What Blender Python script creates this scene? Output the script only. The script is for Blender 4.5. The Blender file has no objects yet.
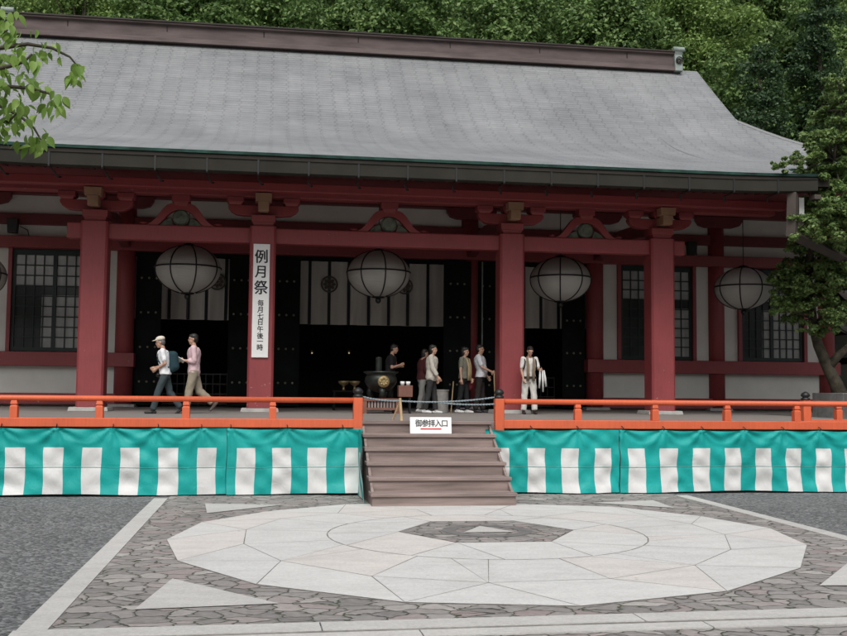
import bpy, math, random
import numpy as np
from mathutils import Vector, Matrix

random.seed(7); rng = np.random.default_rng(11)
sc = bpy.context.scene
COL = sc.collection
PI = math.pi

# ------------------------------------------------------------------ camera
CX, CY, CZ = -2.7196, -24.2256, 1.8
F, YAW, PITCH, ROLL = 1043.938, 0.1461, 0.0686, 0.0093
PW, PH = 847, 636
fw = Vector((math.sin(YAW)*math.cos(PITCH), math.cos(YAW)*math.cos(PITCH), math.sin(PITCH)))
r0 = Vector((math.cos(YAW), -math.sin(YAW), 0)); u0 = r0.cross(fw)
rt = r0*math.cos(ROLL)+u0*math.sin(ROLL); up = u0*math.cos(ROLL)-r0*math.sin(ROLL)
cam_d = bpy.data.cameras.new('camera'); cam = bpy.data.objects.new('camera', cam_d); COL.objects.link(cam)
cam_d.sensor_width = 36; cam_d.lens = 36*F/PW; cam_d.clip_end = 2000; cam_d.clip_start = 0.1
m = Matrix((( rt.x, up.x, -fw.x, CX), (rt.y, up.y, -fw.y, CY), (rt.z, up.z, -fw.z, CZ), (0,0,0,1)))
cam.matrix_world = m
sc.camera = cam

def ray(u, v):
    return fw + rt*((u-PW/2)/F) + up*(-(v-PH/2)/F)
def atY(u, v, Y):
    d = ray(u, v); t = (Y-CY)/d.y; return Vector((CX, CY, CZ))+d*t
def atZ(u, v, Z):
    d = ray(u, v); t = (Z-CZ)/d.z; return Vector((CX, CY, CZ))+d*t

# ------------------------------------------------------------------ materials
def new_mat(name):
    mt = bpy.data.materials.new(name); mt.use_nodes = True
    nt = mt.node_tree; b = nt.nodes['Principled BSDF']
    return mt, nt, b
def N(nt, t, **kw):
    n = nt.nodes.new(t)
    for k, v in kw.items():
        if k in n.inputs: n.inputs[k].default_value = v
        else: setattr(n, k, v)
    return n
def noise(nt, scale, detail=4, vec=None, rough=.6):
    n = N(nt, 'ShaderNodeTexNoise'); n.inputs['Scale'].default_value = scale
    n.inputs['Detail'].default_value = detail; n.inputs['Roughness'].default_value = rough
    if vec is not None: nt.links.new(vec, n.inputs['Vector'])
    return n
def coord(nt, kind='Object', scale=None):
    tc = N(nt, 'ShaderNodeTexCoord'); o = tc.outputs[kind]
    if scale:
        mp = N(nt, 'ShaderNodeMapping'); mp.inputs['Scale'].default_value = scale
        nt.links.new(o, mp.inputs['Vector']); o = mp.outputs['Vector']
    return o
def ramp(nt, fac, stops):
    r = N(nt, 'ShaderNodeValToRGB'); e = r.color_ramp.elements
    while len(e) < len(stops): e.new(0.5)
    for el, (p, c) in zip(e, stops):
        el.position = p; el.color = (c[0], c[1], c[2], 1) if len(c) == 3 else c
    nt.links.new(fac, r.inputs['Fac']); return r.outputs['Color']
def mix(nt, fac, a, b, mode='MIX'):
    x = N(nt, 'ShaderNodeMix'); x.data_type = 'RGBA'; x.blend_type = mode
    for sock, val in ((x.inputs['Factor'], fac), (x.inputs['A'], a), (x.inputs['B'], b)):
        if hasattr(val, 'links') or isinstance(val, bpy.types.NodeSocket): nt.links.new(val, sock)
        else: sock.default_value = val if not isinstance(val, tuple) else (*val[:3], 1)
    return [o for o in x.outputs if o.type == 'RGBA'][0]
def bump(nt, b, h, strength=.3, dist=.01):
    n = N(nt, 'ShaderNodeBump'); n.inputs['Strength'].default_value = strength; n.inputs['Distance'].default_value = dist
    nt.links.new(h, n.inputs['Height']); nt.links.new(n.outputs['Normal'], b.inputs['Normal'])
def mat(name, base, rough=.6, var=.18, scale=2.5, bstr=.15, bscale=40, metal=0, spec=.4, stretch=None):
    mt, nt, b = new_mat(name)
    v = coord(nt, 'Object', stretch)
    n = noise(nt, scale, 6, v)
    lo = tuple(max(0, c*(1-var*1.6)) for c in base); hi = tuple(min(1, c*(1+var*1.6)) for c in base)
    c = ramp(nt, n.outputs['Fac'], [(.25, lo), (.75, hi)])
    nt.links.new(c, b.inputs['Base Color'])
    b.inputs['Roughness'].default_value = rough; b.inputs['Metallic'].default_value = metal
    b.inputs['Specular IOR Level'].default_value = spec
    if bstr:
        n2 = noise(nt, bscale, 5, v); bump(nt, b, n2.outputs['Fac'], bstr, .008)
    return mt

M = {}
# old vermilion paint, with chips and faint grain
def paint(name, base, chip=.3, scuff=False):
    mt, nt, b = new_mat(name)
    v = coord(nt, 'Object')
    n = noise(nt, 1.6, 6, v); g = noise(nt, 6, 4, coord(nt, 'Object', (6, 6, .5)))
    c = ramp(nt, n.outputs['Fac'], [(.25, tuple(x*.8 for x in base)), (.8, tuple(min(1, x*1.15) for x in base))])
    c = mix(nt, .25, c, ramp(nt, g.outputs['Fac'], [(.3, tuple(x*.6 for x in base)), (.7, tuple(min(1,x*1.2) for x in base))]))
    ch = noise(nt, 9, 5, v); cf = ch.outputs['Fac']
    if scuff:   # knocks and scrapes where people brush against the timber
        sx = N(nt, 'ShaderNodeSeparateXYZ'); nt.links.new(v, sx.inputs[0])
        mr = N(nt, 'ShaderNodeMapRange'); nt.links.new(sx.outputs['Z'], mr.inputs['Value']); mr.inputs['From Min'].default_value = 3.0; mr.inputs['From Max'].default_value = 1.4; mr.inputs['To Min'].default_value = 0; mr.inputs['To Max'].default_value = .075
        ad = N(nt, 'ShaderNodeMath', operation='ADD'); nt.links.new(cf, ad.inputs[0]); nt.links.new(mr.outputs[0], ad.inputs[1]); cf = ad.outputs[0]
    f = ramp(nt, cf, [(.715, (0,0,0)), (.74, (chip,chip,chip))])
    c = mix(nt, f, c, (.42, .3, .28))
    nt.links.new(c, b.inputs['Base Color']); b.inputs['Roughness'].default_value = .55
    bump(nt, b, g.outputs['Fac'], .12, .006)
    return mt
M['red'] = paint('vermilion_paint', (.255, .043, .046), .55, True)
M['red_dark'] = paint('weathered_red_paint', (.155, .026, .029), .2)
M['orange'] = paint('orange_lacquer', (.62, .115, .042), .12)
M['plaster'] = mat('white_plaster', (.63, .625, .575), .85, .06, 1.2, .1, 30)
M['ochre'] = mat('ochre_painted_wood', (.27, .16, .095), .7, .15)
M['stone'] = mat('grey_granite', (.34, .33, .31), .8, .15, 6, .3, 60)
M['greenlat'] = mat('dark_green_lattice', (.012, .024, .02), .5, .2)
M['blackdoor'] = mat('black_lacquer_door', (.006, .008, .007), .8, .3, 2, .1, 40, 0, .12)
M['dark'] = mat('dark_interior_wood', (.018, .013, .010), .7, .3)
M['iron'] = mat('black_iron', (.012, .012, .012), .45, .2)
M['bronze'] = mat('dark_bronze', (.030, .034, .030), .4, .3, 5, .2, 30, .6)
M['brass'] = mat('brass', (.28, .21, .10), .5, .3, 9, .2, 30, .6)
M['fascia'] = mat('brown_copper_fascia', (.036, .031, .027), .8, .2, 1.5, .1, 20, 0, .15)
M['gutter'] = mat('brown_gutter', (.030, .028, .023), .85, .15, 1.0, .05, 40, 0, .12)
M['ridge'] = mat('brown_copper_ridge', (.098, .076, .072), .75, .25, 1.3, .2, 8, 0, .2, (.6, 3, 3))
M['verdigris'] = mat('verdigris_copper', (.21, .245, .225), .7, .25, 4, .2)
M['greenedge'] = mat('green_copper_edge', (.016, .046, .036), .75, .5, 2.5, .15, 40, 0, .2)
M['wood'] = mat('brown_weathered_wood', (.235, .182, .165), .7, .3, 2.2, .4, 30, 0, .3, (.35, 5, 5))
M['palewood'] = mat('pale_wood', (.5, .36, .2), .6, .15, 4, .2, 20)
M['browncrate'] = mat('red_brown_wood', (.16, .07, .05), .6, .2, 4, .2)
M['white'] = mat('white_board_paint', (.76, .76, .74), .5, .04, 2, .05)
M['ink'] = mat('black_ink', (.012, .012, .014), .6, .1)
M['redink'] = mat('red_ink', (.5, .03, .03), .6, .1)
M['rope'] = mat('grey_blue_rope', (.22, .27, .29), .8, .35, 60, .5, 120)
M['curtain'] = mat('white_curtain_cloth', (.60, .58, .53), .8, .08, 1.5, .1, 12, 0, .2, (4, 4, .4))
M['soffit'] = paint('red_eave_boards', (.25, .042, .046), .2)
M['brownpipe'] = mat('brown_downpipe', (.07, .058, .05), .7, .15, 2, .1, 40, 0, .2)

# floor boards: worn grey planks running towards the hall
mt, nt, b = new_mat('grey_floor_boards'); M['floor'] = mt
v = coord(nt, 'Object'); br = N(nt, 'ShaderNodeTexBrick'); nt.links.new(coord(nt, 'Object'), br.inputs['Vector'])
br.inputs['Scale'].default_value = 1; br.inputs['Brick Width'].default_value = 3.6; br.inputs['Row Height'].default_value = .22
br.inputs['Mortar Size'].default_value = .006; br.inputs['Color1'].default_value = (.20,.18,.165,1); br.inputs['Color2'].default_value = (.26,.24,.22,1); br.inputs['Mortar'].default_value = (.05,.045,.04,1)
n = noise(nt, 3, 6, coord(nt, 'Object', (.4, 4, 4)))
nt.links.new(mix(nt, .5, br.outputs['Color'], ramp(nt, n.outputs['Fac'], [(.3, (.15,.135,.12)), (.7, (.30,.27,.25))])), b.inputs['Base Color'])
b.inputs['Roughness'].default_value = .55

# roof: copper shingles
mt, nt, b = new_mat('grey_copper_shingles'); M['roof'] = mt
uv = coord(nt, 'UV'); br = N(nt, 'ShaderNodeTexBrick'); nt.links.new(uv, br.inputs['Vector'])
br.inputs['Scale'].default_value = 1; br.inputs['Brick Width'].default_value = .46; br.inputs['Row Height'].default_value = .17
br.inputs['Mortar Size'].default_value = .021; br.inputs['Mortar Smooth'].default_value = .3; br.inputs['Bias'].default_value = -.1; br.offset = .12
br.inputs['Color1'].default_value = (.20,.208,.215,1); br.inputs['Color2'].default_value = (.245,.252,.256,1); br.inputs['Mortar'].default_value = (.085,.09,.095,1)
mp = N(nt, 'ShaderNodeMapping'); mp.inputs['Scale'].default_value = (1.6, .22, 1); nt.links.new(uv, mp.inputs['Vector'])
n1 = noise(nt, 1.2, 8, mp.outputs['Vector'], .7)
mp2 = N(nt, 'ShaderNodeMapping'); mp2.inputs['Scale'].default_value = (.5, 2.6, 1); nt.links.new(uv, mp2.inputs['Vector'])
n2 = noise(nt, 1.5, 8, mp2.outputs['Vector'], .75)
c = mix(nt, .40, br.outputs['Color'], ramp(nt, n1.outputs['Fac'], [(.3, (.095,.10,.105)), (.68, (.315,.32,.32))]))
c = mix(nt, .28, c, ramp(nt, n2.outputs['Fac'], [(.34, (.085,.093,.098)), (.66, (.33,.335,.335))]))
n4 = noise(nt, .35, 5, uv, .65); c = mix(nt, .3, c, ramp(nt, n4.outputs['Fac'], [(.36, (.10,.106,.108)), (.64, (.31,.312,.31))]))
nt.links.new(c, b.inputs['Base Color']); b.inputs['Roughness'].default_value = .5; b.inputs['Specular IOR Level'].default_value = .5
ad = N(nt, 'ShaderNodeMath', operation='ADD'); nt.links.new(br.outputs['Fac'], ad.inputs[0])
n3 = noise(nt, 9, 4, uv); nt.links.new(n3.outputs['Fac'], ad.inputs[1])
iv = N(nt, 'ShaderNodeMath', operation='MULTIPLY'); iv.inputs[1].default_value = -1; nt.links.new(ad.outputs[0], iv.inputs[0])
bump(nt, b, iv.outputs[0], .8, .018)

# gravel
mt, nt, b = new_mat('grey_gravel'); M['gravel'] = mt
v = coord(nt, 'Object'); vo = N(nt, 'ShaderNodeTexVoronoi'); vo.inputs['Scale'].default_value = 26; nt.links.new(v, vo.inputs['Vector'])
cw = N(nt, 'ShaderNodeSeparateColor'); nt.links.new(vo.outputs['Color'], cw.inputs['Color'])
c = ramp(nt, cw.outputs['Red'], [(.05, (.045,.047,.047)), (.5, (.12,.124,.125)), (.95, (.29,.295,.293))])
n = noise(nt, .5, 8, v); c = mix(nt, .35, c, ramp(nt, n.outputs['Fac'], [(.3, (.085,.089,.089)), (.7, (.185,.19,.19))]))
nt.links.new(c, b.inputs['Base Color']); b.inputs['Roughness'].default_value = .9
vi = N(nt, 'ShaderNodeMath', operation='MULTIPLY'); vi.inputs[1].default_value = -1; nt.links.new(vo.outputs['Distance'], vi.inputs[0])
bump(nt, b, vi.outputs[0], 1, .03)

# crazy paving
def flag(name):
    mt, nt, b = new_mat(name)
    v = coord(nt, 'Object', (1, 1.25, 1)); dn = noise(nt, 2.2, 3, v)
    sub = N(nt, 'ShaderNodeVectorMath', operation='SUBTRACT'); nt.links.new(dn.outputs['Color'], sub.inputs[0]); sub.inputs[1].default_value = (.5,.5,.5)
    scl = N(nt, 'ShaderNodeVectorMath', operation='SCALE'); scl.inputs['Scale'].default_value = .46; nt.links.new(sub.outputs[0], scl.inputs[0])
    addv = N(nt, 'ShaderNodeVectorMath', operation='ADD'); nt.links.new(v, addv.inputs[0]); nt.links.new(scl.outputs[0], addv.inputs[1])
    flat = N(nt, 'ShaderNodeVectorMath', operation='MULTIPLY'); flat.inputs[1].default_value = (1,1,0); nt.links.new(addv.outputs[0], flat.inputs[0])
    S = 4.0
    v1 = N(nt, 'ShaderNodeTexVoronoi'); v1.voronoi_dimensions = '2D'; v1.inputs['Scale'].default_value = S; nt.links.new(flat.outputs[0], v1.inputs['Vector'])
    v2 = N(nt, 'ShaderNodeTexVoronoi'); v2.voronoi_dimensions = '2D'; v2.feature = 'DISTANCE_TO_EDGE'; v2.inputs['Scale'].default_value = S; nt.links.new(flat.outputs[0], v2.inputs['Vector'])
    s = N(nt, 'ShaderNodeSeparateColor'); nt.links.new(v1.outputs['Color'], s.inputs['Color'])
    c = ramp(nt, s.outputs['Red'], [(0, (.12,.115,.11)), (.3, (.27,.255,.24)), (.5, (.185,.17,.16)), (.7, (.34,.32,.30)), (.85, (.25,.195,.185)), (1, (.42,.40,.37))])
    n = noise(nt, 14, 6, v); c = mix(nt, .35, c, ramp(nt, n.outputs['Fac'], [(.3, (.11,.10,.095)), (.7, (.36,.34,.325))]))
    jn = noise(nt, 3, 4, v)
    ja = N(nt, 'ShaderNodeMath', operation='MULTIPLY_ADD'); nt.links.new(jn.outputs['Fac'], ja.inputs[0]); ja.inputs[1].default_value = -.06; nt.links.new(v2.outputs['Distance'], ja.inputs[2])
    g = ramp(nt, ja.outputs[0], [(.0, (1,1,1)), (.014, (0,0,0))])
    mo = noise(nt, 2.0, 4, v)
    gc = ramp(nt, mo.outputs['Fac'], [(.4, (.05,.046,.04)), (.62, (.05,.062,.03))])
    c = mix(nt, g, c, gc)
    nt.links.new(c, b.inputs['Base Color']); b.inputs['Roughness'].default_value = .75
    h = ramp(nt, ja.outputs[0], [(0, (0,0,0)), (.10, (1,1,1))])
    h2 = mix(nt, .25, h, n.outputs['Color']); bump(nt, b, h2, .8, .02)
    return mt
M['flag'] = flag('crazy_paving')
def marble(name, c0, c1):
    mt, nt, b = new_mat(name)
    v = coord(nt, 'Object'); g = N(nt, 'ShaderNodeNewGeometry')
    n = noise(nt, 1.7, 8, coord(nt, 'Object', (.8, 2.2, 1)), .7); n2 = noise(nt, 40, 4, v)
    a = ramp(nt, g.outputs['Random Per Island'], [(0, c0), (.5, tuple((x+y)/2 for x, y in zip(c0, c1))), (1, c1)])
    c = mix(nt, .5, a, ramp(nt, n.outputs['Fac'], [(.28, tuple(x*.62 for x in c0)), (.52, tuple(x*.97 for x in c0)), (.75, tuple(min(1,x*1.1) for x in c1))]))
    c = mix(nt, .25, c, ramp(nt, n2.outputs['Fac'], [(.35, tuple(x*.65 for x in c0)), (.65, tuple(min(1,x*1.2) for x in c1))]))
    n3 = noise(nt, 5.5, 3, v); sp = ramp(nt, n3.outputs['Fac'], [(.70, (0,0,0)), (.76, (.55,.55,.55))]); c = mix(nt, sp, c, (.22,.19,.15))
    n4 = noise(nt, .8, 6, v, .7); sp = ramp(nt, n4.outputs['Fac'], [(.52, (0,0,0)), (.72, (.35,.35,.35))]); c = mix(nt, sp, c, (.36,.34,.31))
    nt.links.new(c, b.inputs['Base Color']); b.inputs['Roughness'].default_value = .6
    bump(nt, b, n2.outputs['Fac'], .15, .005)
    return mt
M['marble'] = marble('white_marble', (.54,.54,.525), (.61,.60,.575))
M['pink'] = marble('pinkish_marble', (.565,.54,.51), (.615,.58,.545))
M['kerb'] = marble('pale_kerb_granite', (.44,.43,.41), (.56,.55,.52))
M['darkstone'] = mat('dark_grey_stone', (.15,.145,.14), .8, .2, 6, .3, 60)
M['joint'] = mat('dark_joint', (.20,.19,.175), .9, .3, 8)

def cloth(name, base):
    mt, nt, b = new_mat(name)
    v = coord(nt, 'Object'); n = noise(nt, 1.4, 5, v); w = noise(nt, 3.2, 4, coord(nt, 'Object', (1.6, 1, 1)), .5)
    w.inputs['Distortion'].default_value = 1.6
    c = ramp(nt, n.outputs['Fac'], [(.25, tuple(x*.88 for x in base)), (.75, tuple(min(1, x*1.08) for x in base))])
    nt.links.new(c, b.inputs['Base Color']); b.inputs['Roughness'].default_value = .55; b.inputs['Specular IOR Level'].default_value = .3
    bump(nt, b, w.outputs['Fac'], .24, .05)
    return mt
M['teal'] = cloth('teal_banner_cloth', (.006, .315, .29))
M['wcloth'] = cloth('white_banner_cloth', (.60, .60, .585))

def leafmat(name, cols, trans=.3):
    mt, nt, b = new_mat(name)
    g = N(nt, 'ShaderNodeNewGeometry')
    c = ramp(nt, g.outputs['Random Per Island'], [(i/(len(cols)-1), col) for i, col in enumerate(cols)])
    nt.links.new(c, b.inputs['Base Color']); b.inputs['Roughness'].default_value = .5; b.inputs['Specular IOR Level'].default_value = .3
    t = N(nt, 'ShaderNodeBsdfTranslucent'); nt.links.new(c, t.inputs['Color'])
    mx = N(nt, 'ShaderNodeMixShader'); mx.inputs[0].default_value = trans
    nt.links.new(b.outputs[0], mx.inputs[1]); nt.links.new(t.outputs[0], mx.inputs[2])
    nt.links.new(mx.outputs[0], nt.nodes['Material Output'].inputs['Surface'])
    return mt
M['leaf_a'] = leafmat('broadleaf_green', [(.065,.125,.04), (.12,.205,.06), (.20,.29,.095)])
M['leaf_b'] = leafmat('bright_broadleaf_green', [(.09,.16,.04), (.165,.26,.065), (.26,.36,.11)])
M['leaf_c'] = leafmat('dark_conifer_green', [(.026,.056,.026), (.044,.086,.036), (.072,.125,.05)])
M['leaf_d'] = leafmat('maple_green', [(.08,.14,.04), (.15,.23,.07), (.25,.34,.12)])
M['leaf_e'] = leafmat('fresh_leaf_green', [(.14,.25,.045), (.21,.34,.07), (.30,.45,.11)], .45)
M['bark'] = mat('mossy_bark', (.06, .052, .035), .9, .5, 5, .8, 25)
M['hill'] = mat('forest_floor', (.02, .028, .012), 1, .4, .4, .5, 3, 0, 0)

# ------------------------------------------------------------------ builders
class MB:
    def __init__(s): s.v = []; s.f = []; s.m = []; s.uv = None
    def add(s, vs, fs, mi=0):
        o = len(s.v); s.v += [tuple(x) for x in vs]; s.f += [tuple(i+o for i in f) for f in fs]; s.m += [mi]*len(fs); return s
    def box(s, x0, x1, y0, y1, z0, z1, mi=0):
        return s.add([(x0,y0,z0),(x1,y0,z0),(x1,y1,z0),(x0,y1,z0),(x0,y0,z1),(x1,y0,z1),(x1,y1,z1),(x0,y1,z1)],
              [(0,3,2,1),(4,5,6,7),(0,1,5,4),(1,2,6,5),(2,3,7,6),(3,0,4,7)], mi)
    def frust(s, c, z0, z1, a0, b0, a1, b1, mi=0):
        x, y = c; vs = []
        for z, a, b in ((z0,a0,b0),(z1,a1,b1)): vs += [(x-a,y-b,z),(x+a,y-b,z),(x+a,y+b,z),(x-a,y+b,z)]
        return s.add(vs, [(0,3,2,1),(4,5,6,7),(0,1,5,4),(1,2,6,5),(2,3,7,6),(3,0,4,7)], mi)
    def prism(s, poly, axis, d0, d1, mi=0):
        n = len(poly)
        def mk(p, d): return {'y': (p[0], d, p[1]), 'z': (p[0], p[1], d), 'x': (d, p[0], p[1])}[axis]
        vs = [mk(p, d0) for p in poly]+[mk(p, d1) for p in poly]
        fs = [tuple(range(n)), tuple(range(2*n-1, n-1, -1))]+[(i, i+n, (i+1) % n+n, (i+1) % n) for i in range(n)]
        return s.add(vs, fs, mi)
    def tube(s, pts, rad, n=10, mi=0, cap=True, sq=None):
        pts = [Vector(p) for p in pts]; k = len(pts)
        if not hasattr(rad, '__len__'): rad = [rad]*k
        vs = []; nrm = None
        for i, p in enumerate(pts):
            t = (pts[min(i+1, k-1)]-pts[max(i-1, 0)]).normalized()
            if nrm is None:
                a = Vector((0,0,1)) if abs(t.z) < .9 else Vector((1,0,0))
                nrm = t.cross(a).normalized()
            else:
                nrm = (nrm-t*nrm.dot(t)).normalized()
            bn = t.cross(nrm)
            for j in range(n):
                an = 2*PI*j/n; vs.append(p+nrm*(math.cos(an)*rad[i])+bn*(math.sin(an)*rad[i]))
        fs = [(i*n+j, i*n+(j+1) % n, (i+1)*n+(j+1) % n, (i+1)*n+j) for i in range(k-1) for j in range(n)]
        if cap: fs += [tuple(range(n-1, -1, -1)), tuple((k-1)*n+j for j in range(n))]
        return s.add(vs, fs, mi)
    def capsule(s, p0, p1, r0_, r1_, n=10):
        p0, p1 = Vector(p0), Vector(p1); d = (p1-p0).normalized(); pts = []; rr = []
        for a in (-80, -50, -20): pts.append(p0+d*(r0_*math.sin(math.radians(a)))); rr.append(r0_*math.cos(math.radians(a)))
        for a in (20, 50, 80): pts.append(p1+d*(r1_*math.sin(math.radians(a)))); rr.append(r1_*math.cos(math.radians(a)))
        return s.tube(pts, rr, n)
    def lathe(s, prof, c=(0,0,0), n=24, mi=0, axis='z', cap=True):
        vs = []
        for r, h in prof:
            for j in range(n):
                a = 2*PI*j/n; x, y = r*math.cos(a), r*math.sin(a)
                vs.append((c[0]+x, c[1]+y, c[2]+h) if axis == 'z' else (c[0]+x, c[1]+h, c[2]+y) if axis == 'y' else (c[0]+h, c[1]+x, c[2]+y))
        k = len(prof)
        fs = [(i*n+j, i*n+(j+1) % n, (i+1)*n+(j+1) % n, (i+1)*n+j) for i in range(k-1) for j in range(n)]
        if cap: fs += [tuple(range(n-1, -1, -1)), tuple((k-1)*n+j for j in range(n))]
        return s.add(vs, fs, mi)
    def loft(s, rings, n=16):
        """rings: (cx, cy, z, a, b) stacked ellipses"""
        vs = [(cx+a*math.cos(2*PI*j/n), cy+b*math.sin(2*PI*j/n), z) for cx, cy, z, a, b in rings for j in range(n)]
        k = len(rings)
        fs = [(i*n+j, i*n+(j+1) % n, (i+1)*n+(j+1) % n, (i+1)*n+j) for i in range(k-1) for j in range(n)]
        fs += [tuple(range(n-1, -1, -1)), tuple((k-1)*n+j for j in range(n))]
        return s.add(vs, fs)
    def ball(s, c, r, n=10, k=7):
        rx, ry, rz = r if hasattr(r, '__len__') else (r, r, r)
        return s.loft([(c[0], c[1], c[2]-rz*math.cos(PI*(i+.35)/(k-.3)), rx*math.sin(PI*(i+.35)/(k-.3)), ry*math.sin(PI*(i+.35)/(k-.3))) for i in range(k)], n)
    def build(s, name, ms, parent=None, smooth=False, bevel=0, kind=None, solid=0):
        me = bpy.data.meshes.new(name)
        off = Vector((0,0,0))
        t = parent
        while t is not None and t.parent: t = t.parent
        if t is not None: off = t.location
        me.from_pydata([(x-off.x, y-off.y, z-off.z) for x, y, z in s.v], [], s.f)
        ms = ms if isinstance(ms, (list, tuple)) else [ms]
        for q in ms: me.materials.append(q)
        if len(ms) > 1: me.polygons.foreach_set('material_index', s.m)
        if smooth: me.polygons.foreach_set('use_smooth', [True]*len(me.polygons))
        if s.uv:
            l = me.uv_layers.new(name='UVMap')
            for lp in me.loops: l.data[lp.index].uv = s.uv[lp.vertex_index]
        me.update()
        o = bpy.data.objects.new(name, me); COL.objects.link(o)
        if parent is not None: o.parent = parent
        if bevel:
            md = o.modifiers.new('bevel', 'BEVEL'); md.width = bevel; md.segments = 2; md.limit_method = 'ANGLE'; md.angle_limit = math.radians(40)
        if kind: o['kind'] = kind
        return o

def empty(name, loc, label, cat, group=None):
    o = bpy.data.objects.new(name, None); COL.objects.link(o); o.location = loc; o.empty_display_size = .1
    o['label'] = label; o['category'] = cat
    if group: o['group'] = group
    return o
def tag(o, label, cat, group=None):
    o['label'] = label; o['category'] = cat
    if group: o['group'] = group
    return o
def copy_tree(o, parent=None):
    c = o.copy(); COL.objects.link(c)
    if parent is not None: c.parent = parent
    for ch in list(o.children): copy_tree(ch, c)
    return c
def evaluated(o, name):
    bpy.context.view_layer.update()
    dg = bpy.context.evaluated_depsgraph_get()
    me = bpy.data.meshes.new_from_object(o.evaluated_get(dg)); me.name = name
    return me
def text_mb(chars, size, bold=.0, shear=0):
    """list of (char, x, z, size) drawn in the XZ plane at y = 0 as thin solids"""
    mb = MB()
    for ch, x, z, s in chars:
        cu = bpy.data.curves.new('t', 'FONT'); cu.body = ch; cu.size = s; cu.align_x = 'CENTER'; cu.align_y = 'CENTER'
        cu.extrude = .002; cu.resolution_u = 3
        ob = bpy.data.objects.new('t', cu); COL.objects.link(ob)
        me = evaluated(ob, 't')
        rot = shear*random.uniform(-1, 1); ca, sa = math.cos(rot), math.sin(rot)
        for k_, (dx, dz) in enumerate(((0,0),(bold,bold*.4),(-bold,-bold*.3),(bold*.3,-bold*.8)) if bold else ((0,0),)):
            mb.add([(x+q.co.x*ca-q.co.y*sa+dx*s, -q.co.z-.0004*k_, z+(q.co.y*ca+q.co.x*sa)*1.06+dz*s) for q in me.vertices], [tuple(p.vertices) for p in me.polygons])
        bpy.data.objects.remove(ob); bpy.data.meshes.remove(me)
    return mb

# ------------------------------------------------------------------ ground
H = 1.2588            # veranda floor
MB().add([(-300,-300,0),(300,-300,0),(300,300,0),(-300,300,0)], [(0,1,2,3)]).build('ground', M['gravel'], kind='structure')
# paved square in front of the steps
def ky(x): return -16.08+(x+4.5)*.022
xl, xr = -4.30, 4.30
MB().add([(xl, ky(xl), .004), (xr, ky(xr), .004), (xr, -6.3, .004), (xl, -6.3, .004)], [(0,1,2,3)]).build('paving', M['flag'], kind='structure')
k = MB()
def strip(a, b, w, seg, z=.012, gap=.006):
    """kerb stones from a to b, width w to the left of the direction a->b"""
    a, b = Vector((*a, 0)), Vector((*b, 0)); d = b-a; L = d.length; d.normalize(); nn = Vector((-d.y, d.x, 0))*w
    t = 0
    while t < L-.05:
        e = min(L, t+seg*(.85+.3*random.random()))
        p, q = a+d*(t+gap), a+d*(e-gap)
        vs = [p, q, q+nn, p+nn]
        k.add([(x.x, x.y, z) for x in vs]+[(x.x, x.y, -.02) for x in vs], [(0,1,2,3),(0,4,5,1),(1,5,6,2),(2,6,7,3),(3,7,4,0)])
        t = e
strip((xl, -6.75), (xl, ky(xl)), -.22, 1.7)
strip((xr, -6.75), (xr, ky(xr)), .22, 1.7)
strip((xl-.24, ky(xl-.24)-.28), (12, ky(12)-.28), .275, 2.3)
strip((xl-.24, ky(xl-.24)-.56), (12, ky(12)-.56), .2, 2.6)
k.build('kerb', M['kerb'], kind='structure')
MB().add([(-4.5, ky(-4.5)-.36, .006), (12, ky(12)-.36, .006), (12, ky(12)-.28, .006), (-4.5, ky(-4.5)-.28, .006)], [(0,1,2,3)]).build('drain', M['joint'], kind='structure')
MB().add([(-4.5,-40,.004),(12,-40,.004),(12,ky(12)-.57,.004),(-4.5,ky(-4.5)-.57,.004)], [(0,1,2,3)]).build('path', M['flag'], kind='structure')
# star of marble slabs: sixteen sided, three rings round a hexagon
def pol(c, r, a): return (c[0]+r*math.cos(math.radians(a)), c[1]+r*math.sin(math.radians(a)))
O = [(3.89,-11.04),(3.5,-9.71),(2.62,-8.42),(1.16,-7.96),(-.2,-7.72),(-1.5,-7.82),(-2.74,-8.72),(-3.57,-9.87),(-3.88,-11.47),(-3.62,-13.03),(-2.8,-14.42),(-1.55,-15.36),(-.11,-15.66),(1.41,-15.16),(2.72,-14.04),(3.61,-12.53)]
I = [(2.99,-10.57),(2.72,-9.75),(1.95,-9.05),(.75,-8.66),(-.5,-8.62),(-1.7,-8.99),(-2.52,-9.56),(-2.97,-10.66),(-2.97,-11.9),(-2.56,-13.13),(-1.71,-14.11),(-.66,-14.55),(.55,-14.46),(1.68,-13.79),(2.54,-12.79),(3.01,-11.59)]
CR = lambda a: pol((.0,-11.3), 1.98, a)
HX = [pol((.07,-11.02), 1.14, 60*i) for i in range(6)]
MB().prism(O, 'z', -.02, .008).build('joint_bed', M['joint'], kind='structure')
sm = MB()
def tile(poly, mi=None):
    cx = sum(p[0] for p in poly)/len(poly); cy = sum(p[1] for p in poly)/len(poly)
    q = []
    for p in poly:
        d = Vector((p[0]-cx, p[1]-cy)); L = d.length; d *= max(0, (L-.008))/L; q.append((cx+d.x, cy+d.y, .0125))
    sm.add(q, [tuple(range(len(q)))], random.choice((0,0,0,1)) if mi is None else mi)
for i in range(16):
    j = (i+1) % 16; h = (i-1) % 16
    if i % 2: tile([O[i], O[j], I[i]]); tile([I[h], O[i], I[i]])
    else: tile([I[h], O[i], O[j], I[i]])
for i in range(16):
    j = (i+1) % 16; a = 22.5*i+11.25
    if i % 2: tile([I[i], I[j]]+[CR(a+22.5-q*22.5/4) for q in range(5)])
    else:
        tile([I[i], I[j], CR(a+11)]+[CR(a+11-q*11/3) for q in (1,2,3)]); tile([I[j], CR(a+22.5), CR(a+16.8), CR(a+11)])
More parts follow.
